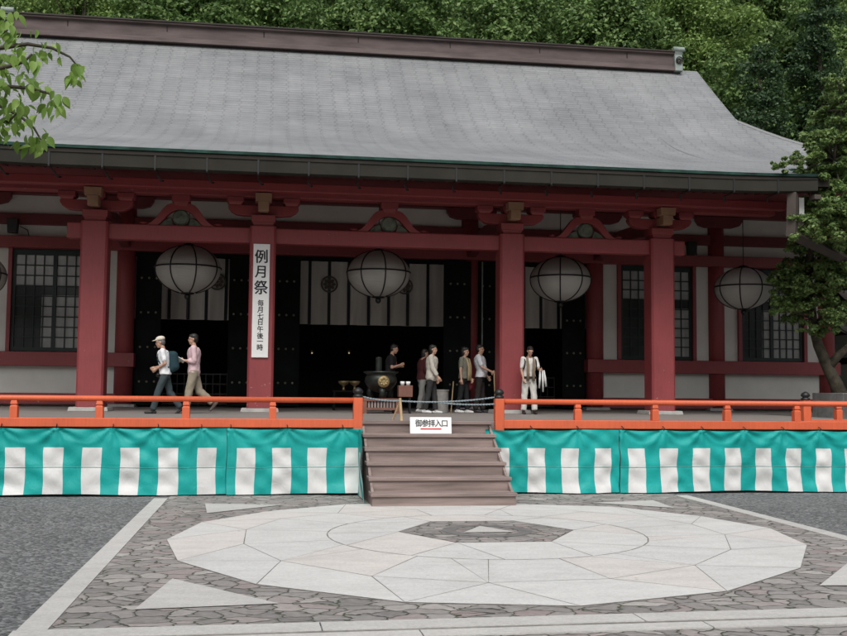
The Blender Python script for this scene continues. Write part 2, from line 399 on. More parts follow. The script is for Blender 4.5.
for i in range(6):
    j = (i+1) % 6; a0 = 60*i
    tile([HX[i], CR(a0-6), CR(a0+4), CR(a0+14), CR(a0+24)]); tile([HX[i], CR(a0+24), CR(a0+34), CR(a0+44), CR(a0+54), HX[j]])
sm.build('star_paving', [M['marble'], M['pink']], kind='structure')
MB().add([(x*.985+.001, y*.985-.165, .0125) for x, y in HX], [tuple(range(6))]).build('hexagon_paving', M['flag'], kind='structure')
hx = MB(); c0 = (.07,-11.02)
ring = [(c0[0]+r*math.cos(2*PI*q/40), c0[1]+r*math.sin(2*PI*q/40), .0165) for r in (.40,.58) for q in range(40)]
hx.add(ring, [(q, (q+1) % 40, 40+(q+1) % 40, 40+q) for q in range(40)])
hx.build('ring_paving', M['darkstone'], kind='structure')
sl = MB()
for tri in ([(-.27,-11.2),(.39,-11.2),(.06,-10.6)], ):
    sl.add([(x, y, .0205) for x, y in tri], [(0,1,2)])
for tri in ([(-3.58,-14.05),(-3.76,-15.42),(-2.6,-15.3)], [(-3.66,-7.6),(-3.56,-8.86),(-2.45,-7.83)], [(2.46,-7.85),(3.6,-7.54),(3.53,-8.64)], [(3.75,-13.35),(2.4,-14.98),(3.95,-15.1)]):
    cxx = sum(p[0] for p in tri); ar = (tri[1][0]-tri[0][0])*(tri[2][1]-tri[0][1])-(tri[2][0]-tri[0][0])*(tri[1][1]-tri[0][1])
    tri = tri if ar > 0 else tri[::-1]
    sl.add([(x, y, .012) for x, y in tri], [(0,1,2)])
sl.build('triangle_slab', M['kerb'], kind='structure')

# ------------------------------------------------------------------ temple hall
YW = 5.1
XC = [-2.92, 2.92]; A = 3.7246; B2 = 2.9174
FX = [-B2-A, -B2, B2, B2+A]                       # front columns
WX = [-13.85, -B2-2*A, -B2-A, -B2, B2, B2+A, B2+2*A, 13.85]   # wall columns
hall = empty('temple_hall', (0, YW, 0), 'large red temple hall with white plaster walls and sweeping grey copper roof', 'temple')
T = hall
NX0, NY0, NY1 = 9.55, -4.9, 2.6                    # notch in the veranda where the tree stands
v = MB()
v.box(-16, NX0, -6.2, YW+.3, 1.0, H); v.box(NX0, 17, -6.2, NY0, 1.0, H); v.box(NX0, 17, NY1, YW+.3, 1.0, H)
v.build('veranda_floor', M['floor'], T, bevel=.01)
v = MB(); v.box(-15.95, NX0-.05, -6.1, YW+.3, 0, 1.0); v.box(NX0-.05, 16.95, -6.1, NY0-.05, 0, 1.0); v.box(NX0-.05, 16.95, NY1+.05, YW+.3, 0, 1.0)
v.build('veranda_base', M['stone'], T)

def chamf(c, w, ch):
    x, y = c; return [(x-w+ch,y-w),(x+w-ch,y-w),(x+w,y-w+ch),(x+w,y+w-ch),(x+w-ch,y+w),(x-w+ch,y+w),(x-w,y+w-ch),(x-w,y-w+ch)]
for x in FX:
    c = MB().prism(chamf((x,0), .295, .05), 'z', H+.09, 5.5).build('porch_column', M['red'], T, bevel=.008)
    MB().frust((x,0), H, H+.09, .43, .43, .41, .41).build('base_stone', M['stone'], c, bevel=.012)
for x in WX:
    c = MB().lathe([(.25,H+.08),(.25,7.4)], (x,YW,0), 24).build('wall_column', M['red'], T, smooth=False)
    for p_ in c.data.polygons: p_.use_smooth = len(p_.vertices) == 4
    MB().frust((x,YW), H, H+.08, .36, .36, .34, .34).build('base_stone', M['stone'], c, bevel=.012)
# porch beams
tb = MB(); tb.box(FX[0]-.62, FX[3]+.62, -.14, .14, 5.12, 5.48)
tb.build('tie_beam', M['red'], T, bevel=.03)
MB().box(-9.6, 9.6, -.17, .17, 6.18, 6.52).build('purlin', M['red'], T, bevel=.02)
MB().box(-9.6, 9.6, -.75, -.5, 6.22, 6.42).build('eave_purlin', M['soffit'], T, bevel=.02)
for x in FX:
    z0, z1 = 5.58, 5.92
    prof = [(-.05, z0+.02), (1.2, z0+.14), (2.6, z0+.2), (4.0, z0+.12), (YW, z0-.05), (YW, z1-.05), (4.0, z1+.12), (2.6, z1+.2), (1.2, z1+.14), (-.05, z1)]
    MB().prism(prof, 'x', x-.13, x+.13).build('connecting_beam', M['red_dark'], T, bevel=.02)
def bracket(x):
    p = MB()
    p.frust((x,0), 5.5, 5.60, .21, .21, .25, .25); p.frust((x,0), 5.60, 5.76, .27, .27, .28, .28)
    arm = [(-.80,6.0),(-.80,5.93),(-.74,5.85),(-.62,5.78),(-.45,5.76),(.45,5.76),(.62,5.78),(.74,5.85),(.80,5.93),(.80,6.0)]
    p.prism([(x+a, z) for a, z in arm], 'y', -.11, .11)
    for dx in (-.64, 0, .64):
        p.frust((x+dx,0), 6.0, 6.06, .13, .13, .17, .17); p.frust((x+dx,0), 6.06, 6.18, .19, .19, .19, .19)
    o = p.build('bracket_set', M['red'], T, bevel=.012)
    q = MB(); q.frust((x,-.50), 5.80, 6.02, .12, .10, .12, .14); q.frust((x,-.50), 6.02, 6.20, .18, .14, .19, .16); q.box(x-.1, x+.1, -.42, 0, 5.82, 6.0)
    q.build('beam_nose', M['ochre'], o, bevel=.012)
for x in FX: bracket(x)
def frog(x, i):
    p = MB()
    oh = [(.0,.52),(.15,.52),(.22,.505),(.31,.47),(.39,.39),(.47,.28),(.56,.15),(.66,.055),(.76,.0)]
    ih = [(.0,.37),(.08,.362),(.16,.335),(.24,.285),(.31,.215),(.37,.14),(.43,.07),(.47,.03),(.50,.0)]
    outer = [(x-a, 5.48+z) for a, z in oh[::-1]]+[(x+a, 5.48+z) for a, z in oh[1:]]
    inner = [(x-a, 5.48+z) for a, z in ih[::-1]]+[(x+a, 5.48+z) for a, z in ih[1:]]; n = len(outer)-1
    vs = []
    for yy in (-.10, .10): vs += [(a, yy, z) for a, z in outer]+[(a, yy, z) for a, z in inner]
    L = 2*(n+1); fs = []
    for k_ in range(n):
        fs += [(k_, n+1+k_, n+2+k_, k_+1), (L+k_, L+k_+1, L+n+2+k_, L+n+1+k_), (k_, k_+1, L+k_+1, L+k_), (n+1+k_, L+n+1+k_, L+n+2+k_, n+2+k_)]
    p.add(vs, fs)
    for sgn in (-1, 1): p.ball((x+sgn*.83, 0, 5.52), (.10, .08, .045))
    p.frust((x,0), 5.93, 6.02, .13, .13, .17, .15); p.frust((x,0), 6.02, 6.18, .20, .17, .20, .17)
    o = p.build('frog_leg_strut', M['red'], T, bevel=.008)
    q = MB(); q.lathe([(.02,-.10),(.15,-.10),(.19,-.05),(.19,.05)], (x,0,5.67), 20, axis='y')
    q.prism([(x-.48,5.485),(x-.17,5.485),(x-.22,5.66),(x-.36,5.60)], 'y', -.03, .03); q.prism([(x+.48,5.485),(x+.17,5.485),(x+.22,5.66),(x+.36,5.60)], 'y', -.03, .03)
    q.build('carved_boss', M['frogboss'], o)
M['frogboss'] = mat('faded_green_carving', (.11, .13, .095), .7, .4, 9, .6, 40)
for i, x in enumerate((-B2-A/2, 0, B2+A/2)): frog(x, i)

# walls ------------------------------------------------------------
def yb(name, mt, x0, x1, z0, z1, d0=-.09, d1=.12, bevel=0):
    return MB().box(x0, x1, YW+d0, YW+d1, z0, z1).build(name, mt, T, bevel=bevel)
pl = ('plaster_panel', M['plaster'])
bays = list(zip(WX[:-1], WX[1:]))
doorbays = [2, 3, 4]
for bi, (a, b_) in enumerate(bays):
    a2, b2 = a+.2, b_-.2
    yb(*pl, a2, b2, 5.80, 6.17, -.03, .05); yb(*pl, a2, b2, 6.43, 6.98, -.03, .05)
    if bi not in doorbays:
        yb(*pl, a2, b2, 1.60, 2.36, -.03, .05)
        w = (b_-a)/2-.25-.5; cxx = (a+b_)/2
        yb(*pl, a2, cxx-w-.08, 2.70, 5.53, -.03, .05); yb(*pl, cxx+w+.08, b2, 2.70, 5.53, -.03, .05)
def wall_beams(name, z0, z1, segs, d0, d1, mt=M['red']):
    for x0, x1 in segs: yb(name, mt, x0, x1, z0, z1, d0, d1, .015)
side = [(WX[0], WX[2]+.0), (WX[5], WX[7])]
wall_beams('sill_beam', 2.34, 2.72, [(WX[0]-.3, WX[2]+.3), (WX[5]-.3, WX[7]+.3)], -.31, .2)
wall_beams('ground_beam', H+.06, 1.62, side, -.16, .1)
wall_beams('lintel_beam', 5.51, 5.82, [(WX[0]-.35, WX[7]+.35)], -.30, .2)
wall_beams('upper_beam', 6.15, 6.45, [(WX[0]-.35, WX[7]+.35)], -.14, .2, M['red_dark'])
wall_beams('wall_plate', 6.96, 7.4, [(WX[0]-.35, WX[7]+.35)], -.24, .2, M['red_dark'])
# bracket arms carried by the wall columns
for x in WX:
    q = MB()
    arm = [(-.72,6.98),(-.72,6.86),(-.62,6.72),(-.42,6.66),(.42,6.66),(.62,6.72),(.72,6.86),(.72,6.98)]
    q.prism([(x+a_, z) for a_, z in arm], 'y', YW-.36, YW-.16)
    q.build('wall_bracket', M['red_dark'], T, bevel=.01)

# windows
for nm_, lo_, hi_ in (('pane', (.24,.245,.235), (.44,.445,.43)), ('pane_dark', (.018,.02,.02), (.05,.052,.052))):
    mt, nt, b = new_mat('window_glass_'+nm_); M[nm_] = mt
    n = noise(nt, 1.6, 3, coord(nt, 'Object', (5, 1, .25))); n2 = noise(nt, 2, 2, coord(nt, 'Object', (1.2, 1, 1)))
    c = mix(nt, .5, ramp(nt, n.outputs['Fac'], [(.3, lo_), (.7, hi_)]), ramp(nt, n2.outputs['Fac'], [(.3, lo_), (.7, hi_)]))
    nt.links.new(c, b.inputs['Base Color']); b.inputs['Roughness'].default_value = .2; b.inputs['Specular IOR Level'].default_value = .35
def window(cx, w):
    z0, z1 = 2.74, 5.50
    f = MB()
    for s in (-1, 1): f.box(cx+s*(w+.04)-.05, cx+s*(w+.04)+.05, YW-.14, YW+.1, z0-.03, z1+.02)
    f.box(cx-w+.02, cx+w-.02, YW-.12, YW+.1, z1+.003, z1+.02)
    o = f.build('window', M['red'], T)
    f = MB(); y0, y1 = YW-.05, YW+.03; wi = w-.015
    f.box(cx-wi, cx+wi, y0, y1, z1-.16, z1); f.box(cx-wi, cx+wi, y0, y1, z0, z0+.10)
    f.box(cx-wi, cx-wi+.08, y0, y1, z0+.10, z1-.16); f.box(cx+wi-.08, cx+wi, y0, y1, z0+.10, z1-.16)
    f.box(cx-.05, cx+.05, y0-.01, y1, z0+.1, z1-.16)
    f.build('frame', M['greenlat'], o)
    f = MB(); nz = 9; hz = (z1-.16-z0-.10)/nz
    for i in range(1, nz): f.box(cx-wi+.08, cx+wi-.08, y0+.01, y0+.045, z0+.1+i*hz-.014, z0+.1+i*hz+.014)
    for s in (-1, 1):
        for i in range(1, 4):
            xx = cx+s*(.05+i*(wi-.13)/4); f.box(xx-.014, xx+.014, y0+.012, y0+.043, z0+.1, z1-.16)
    f.build('lattice', M['greenlat'], o)
    q = MB(); cols_ = [cx-wi+.02, cx-wi*.30, cx+wi*.55, cx+wi-.02]; rows_ = [z0+.04, z0+.16*wi+.9, z0+1.52, z0+1.78, z1-.05]
    for a_ in range(3):
        for c_ in range(4): q.box(cols_[a_], cols_[a_+1], YW, YW+.02, rows_[c_], rows_[c_+1], 1 if (c_ == 2 or (a_ == 0 and c_ < 2)) else 0)
    q.build('pane', [M['pane'], M['pane_dark']], o)
for bi, (a, b_) in enumerate(bays):
    if bi not in doorbays: window((a+b_)/2, (b_-a)/2-.25-.5)
# doors and dark interior
dl = MB()
def door(x0, x1, y, ns=3):
    o = MB().box(x0, x1, y, y+.07, H+.05, 5.45).box(x0+.0, x0+.035, y-.012, y, H+.05, 5.45).box(x1-.035, x1, y-.012, y, H+.05, 5.45).build('door_leaf', M['blackdoor'], T, bevel=.008)
    for z in (1.95, 2.9, 3.85, 4.8):
        cx = (x0+x1)/2
        for dx in (-.2, 0, .2): MB().ball((cx+dx, y-.01, z), (.034, .03, .034), 8, 5).build('stud', M['studs'], o, smooth=True)
M['studs'] = mat('dull_brass_studs', (.22, .205, .15), .55, .2, 5, 0, 30, .3)
MB().box(WX[4]+.30, WX[4]+.335, YW-.32, YW-.28, H, 5.45).build('door_edge_strip', M['verdigris'], T)
for x0, x1, *yd in ((WX[2]+.27, WX[2]+.95), (WX[3]-.95, WX[3]-.27), (WX[3]+.27, WX[3]+1.02), (WX[4]-.80, WX[4]-.02, YW-.36), (WX[4]+.27, WX[4]+.95), (WX[5]-.95, WX[5]-.27)):
    door(x0, x1, yd[0] if yd else YW+.08)
for a, b_ in bays[2:5]: yb('door_lintel', M['blackdoor'], a+.2, b_-.2, 5.42, 5.52, -.02, .07)
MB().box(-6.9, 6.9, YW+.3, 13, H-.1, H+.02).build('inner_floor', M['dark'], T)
for bx in ((-6.95, -6.8, YW+.3, 12.9), (6.8, 6.95, YW+.3, 12.9), (-6.95, 6.95, 12.9, 13)): MB().box(*bx, H, 5.6).build('inner_wall', M['dark'], T)  # side partitions added, and walls near-black, to keep the hall interior dark
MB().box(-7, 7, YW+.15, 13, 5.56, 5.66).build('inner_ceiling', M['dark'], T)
for bx in ((-13.9, -6.96), (6.96, 13.9)): MB().box(*bx, YW+.1, 15.2, H, 7.3).build('side_room_wall', M['plaster'], T)
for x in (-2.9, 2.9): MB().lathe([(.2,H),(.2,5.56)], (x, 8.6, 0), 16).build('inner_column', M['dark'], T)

# roof ---------------------------------------------------------------
PROF = [(-2.5,6.68),(-1,7.12),(.3,7.48),(1.3,7.76),(3,8.28),(4.5,8.86),(5.05,9.14),(5.5,9.42),(6.1,9.85),(6.8,10.42),(8,11.38),(9,12.2),(10,13.05)]
def zf(y):
    ys = [p[0] for p in PROF]
    if y <= ys[0]: return PROF[0][1]
    for (a, za), (b_, zb) in zip(PROF, PROF[1:]):
        if y <= b_: return za+(zb-za)*(y-a)/(b_-a)
    return PROF[-1][1]
# smooth the profile
YS = np.linspace(-2.5, 10, 61); ZS = np.array([zf(y) for y in YS])
for _ in range(12): ZS[1:-1] = .25*ZS[:-2]+.5*ZS[1:-1]+.25*ZS[2:]
def zr(y): return float(np.interp(y, YS, ZS))
AR = np.concatenate([[0], np.cumsum(np.hypot(np.diff(YS), np.diff(ZS)))])
def arc(y): return float(np.interp(y, YS, AR))
KX, EY, KK, GX = 9.68, -.8, 18.75, 11.95
def xlim(y): return GX if y >= KK-GX else (KK-y)
def lift(x, y):
    # the eaves sweep up a little towards their corners
    s = max(0, (abs(x)-6)/11.5); return .42*s**2.2*max(0, min(1, (6.8-y)/5.5)) if y >= EY else .10*max(0, (abs(x)-7)/2.7)**2*max(0, (EY-y)/3.8)
rf = MB(); uv = []
def grid(mb, P, nu, nv, flip=False, uvf=None):
    vs = [P(i/nu, j/nv) for j in range(nv+1) for i in range(nu+1)]
    fs = []
    for j in range(nv):
        for i in range(nu):
            a = j*(nu+1)+i; q = (a, a+1, a+nu+2, a+nu+1); fs.append(q[::-1] if flip else q)
    mb.add(vs, fs)
    for j in range(nv+1):
        for i in range(nu+1): uv.append(uvf(vs[j*(nu+1)+i]))
ufr = lambda p: (p[0], arc(p[1]) if p[1] <= 10 else arc(20-p[1]))
TH = .05
def Pk(s, t):
    y = -2.5+(EY+2.5)*t; x = -KX+2*KX*s; return (x, y, zr(y)+lift(x, y))
grid(rf, Pk, 60, 14, uvf=ufr)
def Pm(s, t):
    y = EY+(10-EY)*t; w = xlim(y); x = -w+2*w*s; return (x, y, zr(y)+lift(x, y)+(0 if y > EY+.001 else .0))
grid(rf, Pm, 90, 36, uvf=ufr)
def Pb(s, t):
    y = EY+(10-EY)*t; w = xlim(y); x = w-2*w*s; return (x, 20-y, zr(y)+lift(x, y))
grid(rf, Pb, 40, 20, uvf=ufr)
for sg in (-1, 1):
    def Ps(s, t, sg=sg):
        y = EY+(KK-GX-EY)*t; x = KK-y; yy = y+(20-2*y)*s; return (sg*x, yy, zr(y)+lift(x, y))
    grid(rf, Ps, 30, 16, flip=sg < 0, uvf=lambda p: (p[1], arc(KK-abs(p[0]))))
rf.uv = uv
roof = rf.build('roof', M['roof'], T, smooth=True)
for sg in (-1, 1):
    g = MB(); ys = np.linspace(KK-GX, 10, 12); outl = [(float(y), zr(float(y))-.15) for y in ys]+[(20-float(y), zr(float(y))-.15) for y in ys[::-1][1:]]
    g.prism(outl, 'x', sg*(GX-.9)-.03, sg*(GX-.9)+.03)
    g.build('gable', M['red_dark'], roof)
# verge boards under the gable edges
for sg in (-1, 1):
    for fl in (0, 1):
        g = MB(); ys = np.linspace(KK-GX-.3, 10, 14)
        pts = [(float(y) if not fl else 20-float(y), zr(float(y))) for y in ys]
        poly = [(y, z-.03) for y, z in pts]+[(y, z-.28) for y, z in pts[::-1]]
        g.prism(poly, 'x', sg*(GX-.02)-.07, sg*(GX-.02)+.05)
        g.build('verge_board', M['fascia'], roof)
# ridge
g = MB(); zR = 12.97
g.prism([(9.60,zR-.06),(10.40,zR-.06),(10.36,zR+.10),(10.28,zR+.12),(10.25,zR+.50),(10.36,zR+.54),(10.36,zR+.60),(9.64,zR+.60),(9.64,zR+.54),(9.75,zR+.50),(9.72,zR+.12),(9.64,zR+.10)], 'x', -11.0, 11.0)
rdg = g.build('ridge', M['ridge'], roof, bevel=.01)
MB().prism([(9.6,zR+.602),(10.4,zR+.602),(10.36,zR+.66),(10.05,zR+.72),(9.95,zR+.72),(9.64,zR+.66)], 'x', -11.05, 11.05).build('ridge_cap', M['fascia'], roof)
for i in range(-3, 4): MB().box(i*3.1-.02, i*3.1+.02, 9.735, 9.76, zR+.12, zR+.5).build('ridge_seam', M['fascia'], roof)
for sg in (-1, 1):
    o = MB()
    o.prism([(9.56,zR-.08),(10.44,zR-.08),(10.38,zR+.5),(10.42,zR+.66),(9.56,zR+.66),(9.62,zR+.5)], 'x', sg*11.12-.14, sg*11.12+.14)
    o.lathe([(.09,-.2),(.09,.2)], (sg*11.12, 9.62, zR+.69), 14, axis='x'); o.lathe([(.09,-.2),(.09,.2)], (sg*11.12, 10.3, zR+.69), 14, axis='x')
    o = o.build('ridge_end_ornament', M['verdigris'], roof, bevel=.02)
# crests on the ornaments (facing the court)
for sg in (-1, 1):
    q = MB(); cx = sg*11.12
    n = 24
    for r_, t_ in ((.12,.025),):
        vs = [(cx+rr*math.cos(2*PI*k_/n), 9.575-dz, zR+.3+rr*math.sin(2*PI*k_/n)) for rr, dz in ((r_-t_,0),(r_-t_,.05),(r_,.05),(r_,0)) for k_ in range(n)]
        q.add(vs, [(a*n+k_, a*n+(k_+1) % n, (a+1)*n+(k_+1) % n, (a+1)*n+k_) for a in range(3) for k_ in range(n)])
    for k_ in range(6):
        a = k_*PI/3; q.ball((cx+.055*math.cos(a), 9.57, zR+.3+.055*math.sin(a)), (.026,.03,.026), 8, 5)
    q.build('roundel', M['fascia'], roof)
# eaves: green copper lip, brown fascia, red boards, rafters
g = MB(); e = MB(); n = 60
def edge_pts():
    L = [(-KX, EY+.0)]+[(-KX, EY-(EY+2.5)*i/10) for i in range(1, 10)]
    L += [(-KX+2*KX*i/n, -2.5) for i in range(n+1)]
    L += [(KX, -2.5+(EY+2.5)*i/10) for i in range(1, 11)]
    return L
def band(mb, L, zoff0, zoff1, out0, out1):
    vs = []; k_ = len(L)
    for i, (x, y) in enumerate(L):
        a, b_ = L[max(0, i-1)], L[min(k_-1, i+1)]; d = Vector((b_[0]-a[0], b_[1]-a[1])).normalized(); nn = Vector((d.y, -d.x))
        z = zr(y)+lift(x, y)
        for zo, ou in ((zoff0,out0),(zoff0,out1),(zoff1,out1),(zoff1,out0)): vs.append((x+nn.x*ou, y+nn.y*ou, z+zo))
    fs = [(i*4+j, (i+1)*4+j, (i+1)*4+(j+1) % 4, i*4+(j+1) % 4) for i in range(k_-1) for j in range(4)]+[(0,1,2,3), ((k_-1)*4+3, (k_-1)*4+2, (k_-1)*4+1, (k_-1)*4)]
    mb.add(vs, fs)
Lk = edge_pts()
Lm1 = [(KX+(KK-EY-KX)*i/14, EY) for i in range(15)]; Lm0 = [(-(KK-EY)+(KK-EY-KX)*i/14, EY) for i in range(15)]
Ls = [(KK-EY, EY+(20-2*EY)*i/10) for i in range(11)]; Ls0 = [(-(KK-EY), 20-EY-(20-2*EY)*i/10) for i in range(11)]
def flatband(mb, L, zo0, zo1, o0, o1):
    # same as band, the height is that of the front eave at this distance from the ridge
    vs = []; k_ = len(L)
    for i, (x, y) in enumerate(L):
        a, b_ = L[max(0, i-1)], L[min(k_-1, i+1)]; d = Vector((b_[0]-a[0], b_[1]-a[1])).normalized(); nn = Vector((d.y, -d.x))
        z = zr(EY)+lift(KK-EY, EY)
        for zo, ou in ((zo0,o0),(zo0,o1),(zo1,o1),(zo1,o0)): vs.append((x+nn.x*ou, y+nn.y*ou, z+zo))
    fs = [(i*4+j, (i+1)*4+j, (i+1)*4+(j+1) % 4, i*4+(j+1) % 4) for i in range(k_-1) for j in range(4)]+[(0,1,2,3), ((k_-1)*4+3, (k_-1)*4+2, (k_-1)*4+1, (k_-1)*4)]
    mb.add(vs, fs)
for L in (Lk, Lm1, Lm0): band(g, L, -.05, .012, -.06, .05); band(e, L, -.27, -.052, -.12, .02)
for L in (Ls, Ls0): flatband(g, L, -.05, .012, -.06, .05); flatband(e, L, -.27, -.052, -.12, .02)
g.build('eave_lip', M['greenedge'], roof); e.build('fascia_board', M['fascia'], roof)
s = MB(); uv_keep = uv; uv = []
def so(x, y): return zr(y)+lift(x, y)
def Psk(s_, t):
    y = -2.42+(YW+2.42)*t; x = -KX+.08+2*(KX-.08)*s_; return (x, y, 6.43+.13*(y+2.42) if y < 0 else 6.745+.12*y)
grid(s, Psk, 2, 4, flip=True, uvf=lambda p: (0,0))
for sg in (-1, 1):
    def Psm(s_, t, sg=sg):
        y = EY+.1+(YW-EY-.1)*t; x = KX-.1+(KK-EY-KX)*s_; return (sg*x, y, 6.84+.68*t+lift(x, y)*.9)
    grid(s, Psm, 8, 2, flip=sg > 0, uvf=lambda p: (0,0))
    def Pss(s_, t, sg=sg):
        x = 13.7+(KK-EY-.1-13.7)*t; y = YW-.1+(15)*s_; return (sg*x, y, 7.55+lift(KK-EY, EY)*.8*t)
    grid(s, Pss, 4, 2, flip=sg > 0, uvf=lambda p: (0,0))
s.build('soffit', M['soffit'], roof)
q = MB(); x = -9.45
while x < 9.5:
    q.add([(x-.05,-2.38,6.395),(x+.05,-2.38,6.395),(x+.05,0,6.71),(x-.05,0,6.71),(x-.05,-2.38,6.43),(x+.05,-2.38,6.43),(x+.05,0,6.74),(x-.05,0,6.74)],
          [(0,3,2,1),(4,5,6,7),(0,1,5,4),(1,2,6,5),(2,3,7,6),(3,0,4,7)]); x += .27
q.build('rafters', M['soffit'], roof)
# hip ridges
for sg in (-1, 1):
    q = MB(); ys = np.linspace(EY, KK-GX, 16)
    q.tube([(sg*(KK-float(y)), float(y), zr(float(y))+lift(KK-y, float(y))-.02) for y in ys], .07, 8)
    q.build('hip_roll', M['roof'], roof)
# shallow fold where the porch roof joins the main slope
def at_roof(u, v):
    d = ray(u, v); lo, hi = 15., 60.
    for _ in range(40):
        t = (lo+hi)/2; p_ = Vector((CX, CY, CZ))+d*t
        if p_.z > zr(min(10, p_.y))+lift(p_.x, p_.y): lo = t
        else: hi = t
    return Vector((CX, CY, CZ))+d*lo
a_, b_ = at_roof(656, 133), at_roof(710, 160)
for sg in (1,):
    pts = []
    for k_ in range(9):
        p_ = a_.lerp(b_, k_/8); pts.append((sg*p_.x, p_.y, zr(p_.y)+lift(p_.x, p_.y)-.02))
    MB().tube(pts, [.01,.025,.035,.04,.045,.045,.04,.03,.01], 8).build('roof_fold', M['roof'], roof, smooth=True)
# gutter
g = MB(); gx0, gx1 = -9.5, 9.25
def gz(x): return 6.20+.10*max(0, (abs(x)-7)/2.7)**2
gl = []
xs = np.linspace(gx0, gx1, 40)
vs = []
for x in xs:
    z = gz(x)
    for y, dz in ((-2.60,.27),(-2.60,.02),(-2.63,0),(-2.80,0),(-2.83,.02),(-2.83,.26),(-2.85,.27),(-2.85,.285),(-2.81,.285),(-2.81,.04),(-2.62,.04),(-2.62,.27)): vs.append((x, y, z+dz))
fs = [(i*12+j, i*12+(j+1) % 12, (i+1)*12+(j+1) % 12, (i+1)*12+j) for i in range(39) for j in range(12)]+[tuple(range(11,-1,-1)), tuple(39*12+j for j in range(12))]
gut = g.add(vs, fs).build('gutter', M['gutter'], T)
x = -9.2
while x < 9.2:
    z = gz(x)
    MB().box(x-.018, x+.018, -2.845, -2.832, z-.01, z+.27).box(x-.018, x+.018, -2.83, -2.3, z-.028, z-.012).tube([(x,-2.32,z-.02),(x+.06,-2.2,z-.12),(x+.1,-2.12,z-.1)], .022, 6).build('gutter_bracket', M['iron'], gut); x += 1.03
def pipe(pts, w):
    q = MB(); q.tube(pts, w*.707*1.0, 4); return q
p0 = Vector((8.72, -2.7, 6.22)); p1 = Vector((8.68, -2.7, 5.25)); p2 = atY(850, 262, -.6)
dp = pipe([p0+Vector((0,0,.02)), p1], .2).build('downpipe', M['brownpipe'], T, bevel=.01)
pipe([p1+Vector((-.04,0,.08)), p2], .19).build('pipe_elbow', M['brownpipe'], dp, bevel=.01)
MB().box(9.16, 9.32, -2.84, -2.6, 6.1, 6.2).build('outlet_shoe', M['brownpipe'], gut)
# white hanging tag under the corner of the eave
tg = MB().box(9.02, 9.14, -2.42, -2.40, 5.78, 6.2).build('eave_tag', M['white'], T)

# ------------------------------------------------------------------ wooden steps
RY = -6.2
st = empty('wooden_steps', (0, -7.2, 0), 'wide brown wooden steps leading up to the veranda between the banners', 'steps')
run = .385; SW = 1.145
for i in range(6):
    z1 = H*(6-i)/6-.0; y0 = RY-.02-run*i
    if i == 0:
        o = MB().box(-SW, SW, RY-.10, RY+.02, z1-.055, z1+.004).build('step', M['wood'], st, bevel=.008)
        MB().box(-SW+.02, SW-.02, RY-.05, RY-.01, z1-H/6, z1-.056).build('riser', M['wood'], o)
    else:
        o = MB().box(-SW, SW, y0-.06, y0+run, z1-.055, z1).build('step', M['wood'], st, bevel=.008)
        MB().box(-SW+.02, SW-.02, y0-.025, y0+.02, z1-H/6, z1-.056).build('riser', M['wood'], o)
for s in (-1, 1):
    MB().prism([(RY, 0), (RY, H-.08), (RY-.06, H-.08), (RY-.02-run*5, .14), (RY-.02-run*5, 0)], 'x', s*(SW-.04)-.02, s*(SW-.04)+.02).build('stringer', M['wood'], st)

# ------------------------------------------------------------------ orange railings
def railing(name_label, x0, x1, y, posts, newels):
    o = empty('railing', ((x0+x1)/2, y, H), name_label, 'railing', 'orange railings along the veranda')
    pts = []
    q = MB().lathe([(.048, x0), (.048, x1)], (0, y, 1.605), 14, axis='x'); q.build('top_rail', M['orange'], o, smooth=False)
    for p_ in o.children[0].data.polygons: p_.use_smooth = len(p_.vertices) == 4
    MB().box(x0, x1, y-.075, y+.075, 1.135, 1.285).build('bottom_beam', M['orange'], o, bevel=.01)
    for x in posts:
        q = MB()
        q.frust((x,y), 1.285, 1.47, .062, .062, .062, .062)
        q.frust((x,y), 1.47, 1.492, .062, .062, .040, .040); q.frust((x,y), 1.492, 1.505, .040, .040, .056, .056)
        q.frust((x,y), 1.505, 1.565, .056, .056, .046, .046)
        q.build('post', M['orange'], o, bevel=.006)
    for x in newels:
        n_ = MB().prism(chamf((x,y), .082, .012), 'z', 1.10, 1.655).build('newel', M['orange'], o, bevel=.006)
        MB().lathe([(.08,1.657),(.085,1.665),(.085,1.70),(.06,1.712),(.055,1.72),(.085,1.74),(.088,1.765),(.07,1.80),(.03,1.825),(.0005,1.835)], (x, y, 0), 16).build('finial', M['iron'], n_, smooth=True)
    return o
YB = RY-.02
px = lambda u, v=400, Y=YB: atY(u, v, Y).x
lx = [px(u) for u in (14.6, 100, 186.5, 273)]; sp = lx[1]-lx[0]
lposts = [lx[0]-2*sp, lx[0]-sp]+lx
xL = px(358); xR = px(499)
railing('orange lacquered railing left of the wooden steps with black capped end post', -14, xL, YB, lposts, [xL])
rx_ = [px(u) for u in (577.5, 654.5, 726.7, 796, 838.5)]; rposts = rx_[:4]+[rx_[3]+1.48, rx_[3]+2.96, rx_[3]+4.4]
railing('orange lacquered railing right of the wooden steps with black capped end post', xR, 16.8, YB, rposts, [xR])
X2 = px(805.5, 400, NY0-.1)
railing('short orange railing behind the right railing, beside the tree', X2, 16.8, NY0-.1, [px(838, 405, NY0-.1)+1.5*i for i in range(4)], [X2])

